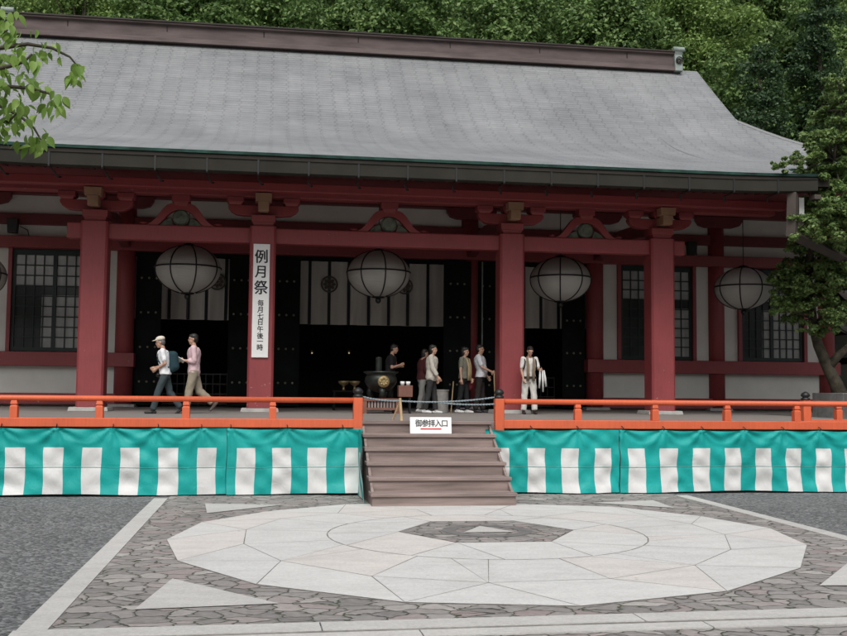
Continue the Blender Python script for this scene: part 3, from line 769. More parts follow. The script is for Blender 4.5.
# ------------------------------------------------------------------ striped banners
def banner(label, x0, x1, stripes, seed, side=None):
    """a teal cloth with white stripes, hung in front of the veranda edge"""
    r = random.Random(seed); Y0 = RY-.16
    xs = [x0, x1]
    for a, b_ in stripes: xs += [a, b_]
    xs = sorted(set(round(x, 4) for x in xs)); cols = []
    for a, b_ in zip(xs, xs[1:]):
        k_ = max(1, int(round((b_-a)/.035))); cols += [a+(b_-a)*i/k_ for i in range(k_)]
    cols.append(xs[-1])
    zt, zs, zb = 1.125, .80, .035
    rows = [zt-(zt-zs)*i/12 for i in range(12)]+[zs-(zs-zb)*i/24 for i in range(25)]
    hooks = []; h = x0+.05
    while h < x1: hooks.append(h); h += .70+.25*r.random()
    ph = [r.uniform(0, 6.3) for _ in range(14)]; fr = [r.uniform(.6, 1.5) for _ in range(14)]
    sags = {}
    def d(x, z):
        t = (zt-z)/(zt-zb); y = 0
        y += .030*t*math.sin(1.9*fr[0]*x+ph[0])+.020*t*math.sin(4.6*fr[1]*x+ph[1]+1.2*z)
        y += .010*math.sin(11*fr[2]*x+ph[2]+5*z)*t+.007*math.sin(3.2*x+9*fr[3]*z+ph[3])
        y += .010*math.sin(14*x*fr[5]+19*z+ph[8])*math.sin(1.7*x+ph[9])+.009*math.sin(12*x*fr[6]-15*z+ph[10])*math.sin(2.3*x+ph[11])
        y += .010*t*math.sin(2.2*x*fr[4]-16*z+ph[4])*math.sin(1.3*x+ph[5])
        for i, hk in enumerate(hooks):
            dx, dz = x-hk, zt+.02-z; rr = math.hypot(dx, dz)
            if rr < 1.3:
                th = math.atan2(dx, dz); y += .024*math.sin(9*th+ph[i % 14])*math.exp(-(rr/.45)**1.5)*min(1, rr/.07)
        # slack swags between the ties
        for a, b_ in zip(hooks, hooks[1:]):
            if a <= x <= b_:
                s = (x-a)/(b_-a); c = zt-.09-.16*4*s*(1-s); y += -.007*math.exp(-((z-c)/.035)**2)*math.sin(PI*s)
                c = zt-.03-.40*4*s*(1-s)*.6; y += -.005*math.exp(-((z-c)/.03)**2)*math.sin(PI*s)
        if abs(z-.475) < .02: y += .006
        return y
    mb = MB(); W_ = len(cols); R_ = len(rows)
    for z in rows:
        for x in cols:
            sag = 0
            for a, b_ in zip(hooks, hooks[1:]):
                if a <= x <= b_: s = (x-a)/(b_-a); sag = .026*4*s*(1-s)*max(0, (z-.9)/.25)
            t = (zt-z)/(zt-zb)
            fl = -.05*max(0, t-.86)/.14*(.5+.5*math.sin(2.3*x+ph[6]))
            mb.v.append((x+.008*math.sin(7*z+3*x), Y0+d(x, z)+fl, z-sag+.012*t*math.sin(1.7*x+ph[7])))
    for j in range(R_-1):
        for i in range(W_-1):
            xc = (cols[i]+cols[i+1])/2; zc = (rows[j]+rows[j+1])/2
            mi = 1 if zc < zs and any(a < xc < b_ for a, b_ in stripes) else 0
            mb.f.append((j*W_+i, (j+1)*W_+i, (j+1)*W_+i+1, j*W_+i+1)); mb.m.append(mi)
    o = empty('banner', ((x0+x1)/2, Y0, 0), label, 'banner', 'teal and white striped banners')
    mb.build('cloth', [M['teal'], M['wcloth']], o, smooth=True)
    # sewn seam across the middle
    q = MB().tube([(x, Y0+d(x, .475)-.006, .475+.012*.6*math.sin(1.7*x+ph[7])) for x in cols[::2]], .004, 5); q.build('seam', M['seam'], o)
    q = MB()
    for hk in hooks: MB().tube([(hk, Y0-.005, zt-.005), (hk+.01, Y0-.02, zt+.03), (hk, RY-.11, zt+.06)], .008, 6).build('tie', M['iron'], o)
    return o
M['seam'] = mat('seam_thread', (.10, .28, .25), .8, .2)
bx = lambda u: atY(u, 470, RY-.16).x
SL1 = [(4.3,24.8),(43,63),(81.5,101),(119.7,139),(158,178),(197,215.7)]; SL2 = [(236,254.7),(272,291),(307.6,326.4),(344.8,362.5)]
SR1 = [(496,509),(528,545.5),(561.3,578.3),(594.5,611)]; SR2 = [(628,645),(660.2,677.7),(693,710),(725,741.5),(756.4,771.6),(786.5,801.4),(816,831),(844.5,858)]
cv = lambda L: [(bx(a), bx(b_)) for a, b_ in L]
l1 = cv(SL1); w0 = l1[1][0]-l1[0][0]
l1 = [(a-w0*k_, b_-w0*k_) for k_ in range(6, 0, -1) for a, b_ in l1[:1]]+l1
r2 = cv(SR2); w1 = r2[-1][0]-r2[-2][0]; r2 = r2+[(a+w1*k_, b_+w1*k_) for k_ in range(1, 9) for a, b_ in r2[-1:]]
xm = bx(226); xn = bx(619.5)
banner('teal and white striped cloth banner hung below the far left of the railing', -12, xm, l1, 1)
banner('short teal and white striped banner hung just left of the wooden steps', xm+.01, bx(363), cv(SL2), 2)
banner('short teal and white striped banner hung just right of the wooden steps', 1.02, xn, cv(SR1), 3)
banner('long teal and white striped banner hung below the far right of the railing', xn+.01, 15, r2, 4)
# the flap that turns the corner and runs down the left flank of the steps
q = MB(); xf = -SW-.045; n_ = 20
vs = []
for j in range(n_+1):
    z = 1.12-1.09*j/n_
    for i in range(13):
        t = i/12; y = RY-.17-1.62*t*(.25+.75*(j/n_)); vs.append((xf+.012*math.sin(5*y+6*z)+.03*t*math.sin(3+4*z)-.02*t, y, z))
q.add(vs, [])
for j in range(n_):
    for i in range(12):
        q.f.append((j*13+i, (j+1)*13+i, (j+1)*13+i+1, j*13+i+1)); q.m.append(1 if (i in (3,4,5,9,10) and j > 6) else 0)
o = empty('banner', (xf, RY-.9, 0), 'end flap of striped banner folded back along the left side of the steps', 'banner', 'teal and white striped banners')
q.build('cloth', [M['teal'], M['wcloth']], o, smooth=True)

# ------------------------------------------------------------------ lanterns
mt, nt, b = new_mat('white_lantern_paper'); M['paper'] = mt
v = coord(nt, 'Object'); n = noise(nt, 1.4, 5, v); wv = N(nt, 'ShaderNodeTexWave'); wv.bands_direction = 'Z'; wv.inputs['Scale'].default_value = 9; nt.links.new(v, wv.inputs['Vector'])
nt.links.new(ramp(nt, n.outputs['Fac'], [(.3, (.52,.51,.475)), (.7, (.60,.59,.55))]), b.inputs['Base Color']); b.inputs['Roughness'].default_value = .75
bump(nt, b, wv.outputs['Fac'], .3, .012)
tl_ = N(nt, 'ShaderNodeBsdfTranslucent'); tl_.inputs['Color'].default_value = (.5,.48,.43,1); mx_ = N(nt, 'ShaderNodeMixShader'); mx_.inputs[0].default_value = .25
nt.links.new(b.outputs[0], mx_.inputs[1]); nt.links.new(tl_.outputs[0], mx_.inputs[2]); nt.links.new(mx_.outputs[0], nt.nodes['Material Output'].inputs['Surface'])
def lantern(c, R, label, tail=.0, top=6.9, seed=0):
    c = Vector(c); Hh = R*.74
    o = empty('lantern', tuple(c), label, 'lantern', 'round white lanterns hanging under the eaves')
    prof = [(R*math.sin(PI*i/24) if 0 < i < 24 else .02, -Hh*math.cos(PI*i/24)) for i in range(25)]
    prof = [(max(r_, .12) if i in (0, 24) else r_, h_) for i, (r_, h_) in enumerate(prof)]
    prof = [p_ for p_ in prof if p_[0] >= .12]
    MB().lathe(prof, tuple(c), 40).build('paper_shade', M['paper'], o, smooth=True)
    f = MB(); e = 1.012; a0 = seed
    f.tube([(c.x+R*e*math.cos(2*PI*i/48), c.y+R*e*math.sin(2*PI*i/48), c.z+.04) for i in range(49)], .020, 6, cap=False)
    for k_ in range(8):
        an = a0+k_*PI/4
        f.tube([(c.x+R*e*math.sin(PI*i/24)*math.cos(an), c.y+R*e*math.sin(PI*i/24)*math.sin(an), c.z-Hh*e*math.cos(PI*i/24)) for i in range(2, 23)], .017, 6)
    f.build('frame', M['iron'], o, smooth=True)
    q = MB().lathe([(.16,-Hh-.02),(.18,-Hh+.03),(.16,-Hh+.07)], tuple(c), 16); q.lathe([(.02,-Hh-.16),(.06,-Hh-.13),(.075,-Hh-.08),(.06,-Hh-.03),(.03,-Hh-.018)], tuple(c), 14); q.build('finial', M['iron'], o, smooth=True)
    MB().lathe([(.16,Hh-.06),(.18,Hh-.02),(.14,Hh+.03),(.05,Hh+.07)], tuple(c), 16).build('cap', M['iron'], o, smooth=True)
    MB().tube([(c.x, c.y, c.z+Hh+.05), (c.x, c.y, top)], .012, 6).build('cord', M['iron'], o)
    if tail: MB().tube([(c.x, c.y, c.z-Hh-.15), (c.x, c.y, c.z-Hh-.15-tail)], .022, 6).build('tail_rod', M['iron'], o)
lantern(atY(188, 269.5, 2.1), .80, 'white paper lantern hanging in the left bay above the man in the cap', .45, seed=.32)
lantern(atY(378.5, 274, 2.1), .80, 'white paper lantern hanging over the middle of the hall entrance', 0, seed=.12)
lantern(atY(560.5, 279.5, 2.1), .78, 'white paper lantern hanging in the right bay above the pilgrim', .0, seed=.50)
lantern(atY(743.5, 288.5, 2.3), .76, 'white paper lantern hanging outside the right window by the tree', .2, seed=.22)
lantern(atY(-27, 275, 2.3), .76, 'white paper lantern hanging outside the left window, cut by the photo edge', 0, seed=.4)
lantern(atY(856, 318, 7.5), .74, 'white lantern behind the tree trunk at the right corner of the hall', 0, top=7.2, seed=.1)

# ------------------------------------------------------------------ curtains inside the doors
M['crest'] = mat('faded_crest_dye', (.10, .09, .075), .9, .2)
def curtain(label, x0, x1, crests, lines, zb_):
    y = 6.1; o = empty('curtain', ((x0+x1)/2, y, zb_), label, 'curtain', 'white crested curtains in the doorways')
    n_ = int((x1-x0)/.05); vs = []
    for j, z in enumerate((5.5, 5.1, 4.5, 4.0, zb_)):
        for i in range(n_+1):
            x = x0+(x1-x0)*i/n_; vs.append((x, y+(.012+.01*j)*math.sin(x*9+.5*j)+.01*math.sin(x*23), z))
    MB().add(vs, [(j*(n_+1)+i, (j+1)*(n_+1)+i, (j+1)*(n_+1)+i+1, j*(n_+1)+i+1) for j in range(4) for i in range(n_)]).build('cloth', M['curtain'], o, smooth=True)
    for x in lines:
        MB().add([(x+s_*.045, y-.03-.012*j+.0*s_, z) for j, z in enumerate((5.5, 4.6, zb_)) for s_ in (-1, 1)], [(0,2,3,1),(2,4,5,3)]).build('seam_stripe', M['ink'], o)
    for x in crests:
        z = 4.83; q = MB(); yy = y-.075
        nn = 28
        vs = [(x+rr*math.cos(2*PI*k_/nn), yy, z+rr*math.sin(2*PI*k_/nn)) for rr in (.20, .25) for k_ in range(nn)]
        q.add(vs, [(k_, (k_+1) % nn, nn+(k_+1) % nn, nn+k_) for k_ in range(nn)])
        for k_ in range(8):
            a = k_*PI/4; d_ = Vector((math.cos(a), math.sin(a))); e_ = Vector((-d_.y, d_.x))
            pts = [d_*.04, d_*.11+e_*.05, d_*.17+e_*.035, d_*.19, d_*.17-e_*.035, d_*.11-e_*.05]
            q.add([(x+p_.x, yy-.003, z+p_.y) for p_ in pts], [tuple(range(6))])
        vs = [(x+.05*math.cos(2*PI*k_/12), yy-.005, z+.05*math.sin(2*PI*k_/12)) for k_ in range(12)]; q.add(vs, [tuple(range(12))])
        q.build('crest', M['crest'], o)
zc = 3.68; fx = lambda u: atY(u, 300, 6.1).x
curtain('white curtain with dark seams in the left doorway behind the two walking men', fx(120), fx(262), [fx(217)], [fx(u) for u in (169.5, 188.5, 206.5, 226)], zc+.05)
curtain('wide white curtain with dark seams and crests across the middle doorway', fx(272), fx(468), [fx(329), fx(404)], [fx(u) for u in (290, 309.5, 329, 348.5, 368.5, 388.5, 407.5, 427.5, 447)], zc-.02)
curtain('white curtain with dark seams in the right doorway behind the pilgrim', fx(500), fx(590), [fx(560)], [fx(u) for u in (505, 523.5, 540.5, 558)], zc-.02)

# ------------------------------------------------------------------ signs
sg_ = empty('column_sign', (FX[1], -.34, 3.9), 'tall white board with black brush writing fixed to the second red column', 'sign')
z1, z0 = atY(261, 244, -.33).z, atY(259, 357.5, -.33).z
xa = atY(252.5, 300, -.33).x; xb = atY(269, 300, -.33).x; xc_ = (xa+xb)/2
MB().box(xa, xb, -.345, -.318, z0, z1).build('board', M['white'], sg_, bevel=.004)
zz = lambda v: atY(260, v, -.33).z
L = []
for ch, v, s_ in (('例',257.5,.31),('月',272.5,.29),('祭',288.5,.32)): L.append((ch, xc_, zz(v), s_))
for ch, v in zip('毎月七日', (303.5, 310.2, 316.5, 322.5)): L.append((ch, xc_, zz(v), .145))
for ch, v in zip('午後一時', (329.5, 336.3, 341.8, 347.8)): L.append((ch, xc_, zz(v), .145))
tx = text_mb(L, 1, .022, .06); tx.v = [(x, y-.347, z) for x, y, z in tx.v]; tx.build('lettering', M['ink'], sg_)
sg2 = empty('step_sign', (0, RY-.14, H), 'small white board with black and red writing propped on the top step', 'sign')
bl, br_, tl = atY(410.5, 438, RY-.16), atY(452, 438, RY-.16), atY(410.5, 421, RY-.12)
w_, h_ = .715, .285
q = MB().box(-w_/2, w_/2, 0, .05, 0, h_); tilt = Matrix.Rotation(math.radians(-10), 4, 'X')
c0 = Vector((atY(431, 438, -6.58).x, -6.58, H*5/6+.004))
def put(mb):
    mb.v = [tuple(c0+(tilt @ Vector(p_))) for p_ in mb.v]; return mb
put(q).build('board', M['white'], sg2, bevel=.006)
tx = text_mb([(ch, (i-2)*.112+.015, h_*.60, .125) for i, ch in enumerate('御参拝入口')], 1, .012)
tx.v = [(x, y-.003, z) for x, y, z in tx.v]; put(tx).build('lettering', M['ink'], sg2)
put(MB().box(-.18, .18, -.003, .001, h_*.25, h_*.25+.022)).build('underline', M['redink'], sg2)
put(MB().box(-w_/2+.03, -w_/2+.06, .05, .12, -.01, .12).box(w_/2-.06, w_/2-.03, .05, .12, -.01, .12)).build('prop', M['iron'], sg2)

# ------------------------------------------------------------------ rope and stake
ya = RY-.02
def rope(pts, name, label):
    P_ = []
    for (a, b_, sag) in pts:
        a, b_ = Vector(a), Vector(b_)
        for i in range(17):
            t = i/16; p_ = a.lerp(b_, t); p_.z -= sag*4*t*(1-t); P_.append(p_)
    o = MB()
    q1 = []; q2 = []; L_ = 0
    for i, p_ in enumerate(P_):
        if i: L_ += (p_-P_[i-1]).length
    # two twisted strands
    fine = []
    for i in range(len(P_)-1):
        for k_ in range(6): fine.append(P_[i].lerp(P_[i+1], k_/6))
    fine.append(P_[-1]); s = 0
    for ph_ in (0, PI):
        pts_ = []; s = 0
        for i, p_ in enumerate(fine):
            if i: s += (p_-fine[i-1]).length
            a = s*60+ph_; pts_.append(p_+Vector((0, math.cos(a), math.sin(a)))*.008)
        o.tube(pts_, .0095, 6)
    return tag(o.build(name, M['rope'], smooth=True), label, 'rope', 'ropes across the steps')
stake_top = atY(400, 401, RY+.10)
nl = (xL, YB, 1.69); nr = (xR, YB, 1.69)
rope([(nl, tuple(stake_top), .03), (tuple(stake_top), nr, .05)], 'rope', 'pale twisted rope strung between the two black capped end posts')
rope([(tuple(atY(441, 403, RY+.05)), (xR-.06, YB, 1.56), .02)], 'rope', 'lower short rope running to the right end post beneath the long one')
sk = empty('rope_stake', (stake_top.x, RY+.1, H), 'pale wooden stake holding up the rope at the head of the steps', 'stake')
MB().tube([(stake_top.x+.03, RY+.08, H), (stake_top.x, RY+.10, stake_top.z+.05)], [.026,.022], 8).build('stake', M['palewood'], sk)
MB().tube([(stake_top.x-.10, RY+.3, H), (stake_top.x, RY+.125, stake_top.z)], [.018,.018], 8).build('brace', M['palewood'], sk)

# ------------------------------------------------------------------ incense burner, stand, box, bin
by = -.55
b0, b1 = atY(363, 413, by), atY(396, 413, by); bc = (b0.x+b1.x)/2; bw = (b1.x-b0.x)/2
ztop = atY(380, 398.5, by-.3).z
sd = empty('slatted_stand', (bc, by, H), 'low brown slatted wooden stand carrying the incense burner', 'stand')
MB().box(bc-bw-.03, bc+bw+.03, by-.40, by+.40, ztop-.06, ztop).build('top', M['browncrate'], sd, bevel=.008)
for sx in (-1, 1):
    for sy in (-1, 1): MB().box(bc+sx*bw-.05, bc+sx*bw+.05, by+sy*.34-.05, by+sy*.34+.05, H, ztop-.06).build('leg', M['browncrate'], sd)
MB().box(bc-bw+.052, bc+bw-.052, by-.37, by-.33, H+.08, H+.13).build('rail', M['browncrate'], sd)
q = MB()
for i in range(9): xx = bc-bw+.1+(2*bw-.2)*i/8; q.box(xx-.022, xx+.022, by-.36, by-.34, H+.13, ztop-.06)
q.build('slats', M['wood'], sd)
bu = empty('incense_burner', (bc, by, ztop), 'large dark bronze incense burner with a round emblem on a wooden stand', 'incense burner')
R_ = (atY(397.5, 380, by).x-atY(364, 380, by).x)/2
zt_ = atY(380, 371.5, by).z; hb = zt_-ztop
cx = bc+.02
MB().lathe([(.05,ztop+.13),(R_*.55,ztop+.17),(R_*.86,ztop+.30),(R_*.97,ztop+hb*.62),(R_*.93,zt_-.13),(R_*.86,zt_-.09),(R_*.90,zt_-.05),(R_*1.04,zt_-.03),(R_*1.04,zt_),(R_*.9,zt_),(R_*.84,zt_-.06),(.02,zt_-.10)], (cx, by, 0), 36, cap=False).build('bowl', M['bronze'], bu, smooth=True)
for k_ in range(3):
    a = -PI/2+k_*2*PI/3+.02
    MB().tube([(cx+R_*.62*math.cos(a), by+R_*.62*math.sin(a), ztop+.24), (cx+R_*.72*math.cos(a), by+R_*.72*math.sin(a), ztop+.12), (cx+R_*.60*math.cos(a), by+R_*.60*math.sin(a), ztop+.002)], [.10,.065,.075], 10).build('leg', M['bronze'], bu, smooth=True)
q = MB(); q.lathe([(.005,-.035),(.10,-.03),(.135,-.01),(.14,.04)], (cx+.03, by-R_*.93, ztop+hb*.62), 20, axis='y')
for k_ in range(8): q.ball((cx+.03+.07*math.cos(k_*PI/4), by-R_*.93-.03, ztop+hb*.62+.07*math.sin(k_*PI/4)), (.03,.02,.03), 8, 5)
q.build('emblem', M['brass'], bu, smooth=True)
iz0, iz1 = zt_-.08, atY(379, 357, by).z
MB().lathe([(.075,iz0),(.075,iz1-.02),(.06,iz1)], (atY(379, 360, by).x, by+.05, 0), 16).build('incense_tube', M['bronze'], bu, smooth=False)
bxx = atY(405, 390, by-.2).x
ob = empty('offering_box', (bxx, by-.2, H), 'small red brown box on a thin black stand beside the incense burner', 'box')
z0, z1 = atY(405, 397, by-.2).z, atY(405, 385.5, by-.2).z
MB().box(bxx-.16, bxx+.16, by-.34, by-.06, z0, z1).build('box', M['browncrate'], ob, bevel=.01)
for s_ in (-1, 1):
    for t_ in (-1, 1): MB().tube([(bxx+s_*.11, by-.2+t_*.1, H), (bxx+s_*.1, by-.2+t_*.09, z0)], .018, 8).build('leg', M['iron'], ob)
for i, s_ in enumerate((-1, 1)):
    o = MB().lathe([(.035,z1),(.05,z1+.05),(.052,z1+.09),(.045,z1+.09)], (bxx+s_*.065, by-.24, 0), 12).build('cup', M['white'], smooth=True)
    tag(o, ('left' if s_ < 0 else 'right')+' of two small white cups on the red brown box', 'cup', 'white cups on the offering box')
xb_ = atY(441.5, 405, 1.0)
o = MB().lathe([(.17,H+.001),(.17,H+.50),(.185,H+.52),(.185,H+.55),(.16,H+.55),(.155,H+.2)], (xb_.x, 1.0, 0), 20).build('ash_bin', M['stone'], smooth=False)
tag(o, 'plain grey cylindrical bin standing between the two women', 'bin')
o = MB().tube([(xb_.x+.22, .9, H), (xb_.x+.30, 1.05, H+.75)], .014, 8).build('wooden_staff', M['palewood']); tag(o, 'pale wooden staff leaning beside the grey bin', 'staff')
# lattice fences and a table with bowls in the dark hall
def fence(x0, x1, y, label):
    o = MB(); z0, z1 = H+.03, 2.22
    for z in (z0+.05, z0+.33, z0+.62, z1-.03): o.box(x0, x1, y-.02, y+.02, z-.018, z+.018)
    n_ = int((x1-x0)/.2)
    for i in range(n_+1): xx = x0+(x1-x0)*i/n_; o.box(xx-.012, xx+.012, y-.025, y+.015, z0, z1)
    tag(o.build('lattice_fence', M['fence']), label, 'fence', 'low lattice fences inside the doorways')
M['fence'] = mat('grey_lattice', (.05, .047, .043), .6, .2)
fence(WX[2]+.9, WX[3]-.6, 6.6, 'low dark lattice fence inside the left doorway behind the walking men')
fence(WX[4]+.6, WX[5]-.8, 6.6, 'low dark lattice fence inside the right doorway behind the pilgrim')
ty = 2.4; tx0 = atY(332, 390, ty).x; tx1 = atY(362, 390, ty).x; tz = atY(345, 381, ty).z
tb = empty('altar_table', ((tx0+tx1)/2, ty, H), 'low black table with brass bowls left of the incense burner', 'table')
MB().box(tx0, tx1, ty-.25, ty+.25, tz-.28, tz-.24).build('table_top', M['blackdoor'], tb)
for sx in (tx0+.05, tx1-.05):
    for sy in (-.2, .2): MB().box(sx-.025, sx+.025, ty+sy-.025, ty+sy+.025, H, tz-.28).build('leg', M['blackdoor'], tb)
for u, nm in ((343.5, 'left'), (354.5, 'right')):
    xx = atY(u, 384, ty).x
    o = MB().lathe([(.05,tz-.24),(.03,tz-.19),(.03,tz-.13),(.11,tz-.08),(.14,tz-.03),(.14,tz),(.12,tz),(.08,tz-.07)], (xx, ty-.05, 0), 18).build('brass_bowl', M['brass'], smooth=True)
    tag(o, nm+' of two brass bowls on the low black table', 'bowl', 'brass bowls on the altar table')
mt, nt, b = new_mat('lit_lamp'); M['lamp'] = mt; b.inputs['Emission Color'].default_value = (1,.75,.45,1); b.inputs['Emission Strength'].default_value = .35
for u, nm in ((312, 'left'), (349, 'right')):
    p_ = atY(u, 353, 9.5); o = empty('altar_lamp', tuple(p_), nm+' of two small lit lamps hanging deep in the dark hall', 'lamp', 'lit lamps in the dark hall')
    MB().tube([(p_.x, p_.y, p_.z+.1), (p_.x, p_.y, 5.56)], .01, 5).build('chain', M['iron'], o)
    MB().lathe([(.03,.05),(.10,.06),(.03,.12)], tuple(p_), 10).build('cap', M['brass'], o)
    MB().ball(tuple(p_), .026, 10, 6).build('bulb', M['lamp'], o, smooth=True)
# floodlights under the eaves
for (u, v_, lab) in ((13, 226, 'small black floodlight on the wall above the left window'), (691.5, 248.5, 'small black floodlight on the wall right of the last porch column')):
    p_ = atY(u, v_, YW-.4); o = empty('floodlight', tuple(p_), lab, 'floodlight', 'black floodlights on the hall wall')
    MB().frust((p_.x, p_.y), p_.z-.19, p_.z+.19, .12, .10, .14, .12).build('housing', M['iron'], o, bevel=.01)
    MB().box(p_.x-.02, p_.x+.02, p_.y+.1, YW-.10, p_.z-.05, p_.z+.0).build('bracket', M['iron'], o)
    MB().tube([(p_.x+.1, YW-.06, p_.z+.05), (p_.x+.3, YW-.05, p_.z-.05), (p_.x+.34, YW-.05, p_.z-.2), (p_.x+.2, YW-.05, p_.z-.32)], .012, 6).build('cable', M['iron'], o)
# planter round the tree, storehouse beyond the corner
PT = Vector((atY(839, 394, .2).x, .2, 0))
pz = atY(838, 393, -.5).z
pk = empty('stone_planter', (PT.x+.2, .2, 0), 'grey stone planter round the foot of the tree at the right', 'planter')
for bxs in ((-.2,.95,-.75,-.55),(-.2,.95,.75,.95),(-.2,-.0,-.55,.75),(.75,.95,-.55,.75)):
    MB().box(PT.x+bxs[0], PT.x+bxs[1], .2+bxs[2], .2+bxs[3], 0, pz).build('stone_slab', M['stone'], pk, bevel=.015)
MB().box(PT.x-.0, PT.x+.75, -.35, .95, 0, pz-.08).build('soil', M['hill'], pk)
sh = empty('storehouse', (24.5, 15, 0), 'small white walled building with dark roof beyond the right corner of the hall', 'building')
MB().box(20.6, 28, 13, 18, 0, 4.2).build('wall', M['plaster'], sh)
MB().prism([(12,4.2),(19,4.2),(15.5,6.4)], 'x', 19.8, 29).build('roof', M['fascia'], sh)
MB().box(20.5, 28.1, 12.94, 18.06, 3.0, 3.25).build('beam', M['dark'], sh)
MB().box(23, 25, 12.95, 13.02, 0, 2.4).build('door', M['dark'], sh)

# ------------------------------------------------------------------ hills and trees
def hz(x, y):
    b_ = max(0, y-20)*.78; f_ = max(0, -36-y)*.62; s_ = max(0, abs(x+1)-44)*.65  # f_: unseen slope behind the camera, added to block low sky light
    z = max(b_, f_, s_); z = z+.35*min(b_, 1)*math.sin(x*.35+y*.2)
    cap = 46+4*math.sin(x*.05) if y > -20 else 13+2*math.sin(x*.05)
    return min(z, cap)-(.6 if z < .01 else .4)
q = MB(); gx = np.linspace(-150, 150, 76); gy = np.linspace(-140, 150, 74)
q.v = [(float(x), float(y), hz(float(x), float(y))) for y in gy for x in gx]
for j in range(len(gy)-1):
    for i in range(len(gx)-1): q.f.append((j*76+i, j*76+i+1, (j+1)*76+i+1, (j+1)*76+i)); q.m.append(0)
q.build('hill', M['hill'], smooth=True, kind='structure')

def leaf_quads(P, D, size, aspect=1.7, fold=.25):
    """folded rhombic leaves at points P with outward directions D"""
    n = len(P); up_ = rng.normal(size=(n,3)); 
    nrm = D*.55+np.array([0,0,.55])+.55*rng.normal(size=(n,3)); nrm /= np.linalg.norm(nrm, axis=1, keepdims=True)
    t = np.cross(nrm, up_); t /= np.linalg.norm(t, axis=1, keepdims=True)+1e-9
    b_ = np.cross(nrm, t); s = (size*(.6+.8*rng.random(n)))[:, None]
    V = np.stack([P-t*s*aspect/2, P+b_*s*.5-nrm*s*fold*0, P+t*s*aspect/2-nrm*s*fold, P-b_*s*.5], 1).reshape(-1, 3)
    return V
def leaf_mesh(name, V, mt, parent, mats_i=None):
    off = np.array(parent.location) if parent is not None else np.zeros(3)
    n = len(V)//4; me = bpy.data.meshes.new(name); V = (V-off).astype(np.float32)
    me.vertices.add(4*n); me.vertices.foreach_set('co', V.ravel())
    me.loops.add(4*n); me.loops.foreach_set('vertex_index', np.arange(4*n, dtype=np.int32))
    me.polygons.add(n); me.polygons.foreach_set('loop_start', np.arange(0, 4*n, 4, dtype=np.int32))
    me.materials.append(mt); me.update(); me.validate()
    o = bpy.data.objects.new(name, me); COL.objects.link(o); o.parent = parent
    return o
def lobes(L, per, size):
    Ps = []; Ds = []
    for (c, r) in L:
        r = np.array(r if hasattr(r, '__len__') else (r, r, r*.8)); k_ = int(per*(r[0]**1.6))
        d = rng.normal(size=(k_,3)); d /= np.linalg.norm(d, axis=1, keepdims=True)
        d[:, 2] = np.where((d[:, 2] < -.35) & (rng.random(k_) < .7), -d[:, 2], d[:, 2])
        rad = (.55+.5*rng.random(k_)**.6)[:, None]
        Ps.append(np.array(c)+d*r*rad*(1+.12*rng.normal(size=(k_,1)))); Ds.append(d)
    P, D = np.concatenate(Ps), np.concatenate(Ds)
    return leaf_quads(P, D, size)
def forest_tree(kind, seed):
    r = random.Random(seed); o = bpy.data.objects.new('tree', None); COL.objects.link(o)
    L = []
    if kind == 'conifer':
        h = 19; tr = MB().tube([(0,0,-.6),(0,0,6),(.1,0,13),(0,.1,h)], [.36,.28,.16,.03], 8)
        z = 4.5
        while z < h:
            w_ = 3.3*(1-(z-3)/(h-2))**.8+.25
            for k_ in range(max(3, int(w_*4.2))):
                a = r.uniform(0, 6.3); rr = w_*r.uniform(.15, .98); L.append(((rr*math.cos(a), rr*math.sin(a), z-.25*rr+r.uniform(-.3,.3)), (.62*r.uniform(.7,1.2), .62*r.uniform(.7,1.2), .36)))
            z += .62
        V = lobes(L, 420, .105); mt = M['leaf_c']
    else:
        h = 13.; tr = MB().tube([(0,0,-.6),(.1,.1,3.2),(-.1,.2,6.5),(.1,0,10.5)], [.34,.26,.18,.05], 8)
        for k_ in range(64):
            u = r.uniform(-.8, 1); a = r.uniform(0, 2*PI); s = math.sqrt(max(0, 1-u*u)); q_ = r.uniform(.55, 1.06)
            c = (3.3*s*q_*math.cos(a), 3.3*s*q_*math.sin(a), 8.6+4.3*u*q_); L.append((c, r.uniform(.65, 1.35)))
        for c, rr in L[::4]:
            z0_ = r.uniform(3.5, 7); tr.tube([(.0,.15,z0_), (c[0]*.5, c[1]*.5, (z0_+c[2])/2+.3), (c[0]*.92, c[1]*.92, c[2])], [.10,.07,.025], 6)
        V = lobes(L, 480, .135 if kind != 'b' else .12); mt = M['leaf_'+kind]
    tr.build('trunk', M['bark'], o, smooth=True); leaf_mesh('crown', V, mt, o)
    return o
protos = [('a', forest_tree('a', 1)), ('b', forest_tree('b', 2)), ('a', forest_tree('a', 3)), ('b', forest_tree('b', 4)), ('conifer', forest_tree('conifer', 5))]
used = set()
KIND = {'a': 'dark green broadleaf tree', 'b': 'light green broadleaf tree', 'conifer': 'tall dark conifer'}
NUM = ['leftmost', 'second from the left', 'third from the left', 'fourth from the left', 'fifth from the left', 'sixth from the left', 'seventh from the left', 'eighth from the left', 'ninth from the left', 'tenth from the left', 'eleventh from the left', 'twelfth from the left', 'last on the right']
def put_tree(pi, x, y, s, label):
    kd, pr = protos[pi]
    o = pr if pi not in used else copy_tree(pr); used.add(pi)
    o.location = (x, y, hz(x, y)); o.rotation_euler = (0, 0, random.uniform(0, 6.28)); o.scale = (s*random.uniform(.94,1.06), s*random.uniform(.94,1.06), s)
    tag(o, label, 'tree', 'trees on the hill behind the hall'); o.name = 'conifer_tree' if kd == 'conifer' else 'broadleaf_tree'
rowA = [(-17,26.5,0,1.0),(-11.5,27.5,2,1.03),(-6,26,0,1.0),(-.5,27,3,1.08),(5,26.2,1,1.0),(10.5,27,3,1.02),(15.8,25.5,1,1.0),(20.5,27.5,0,1.05),(26,26,2,1.05),(32,27,0,1.1)]
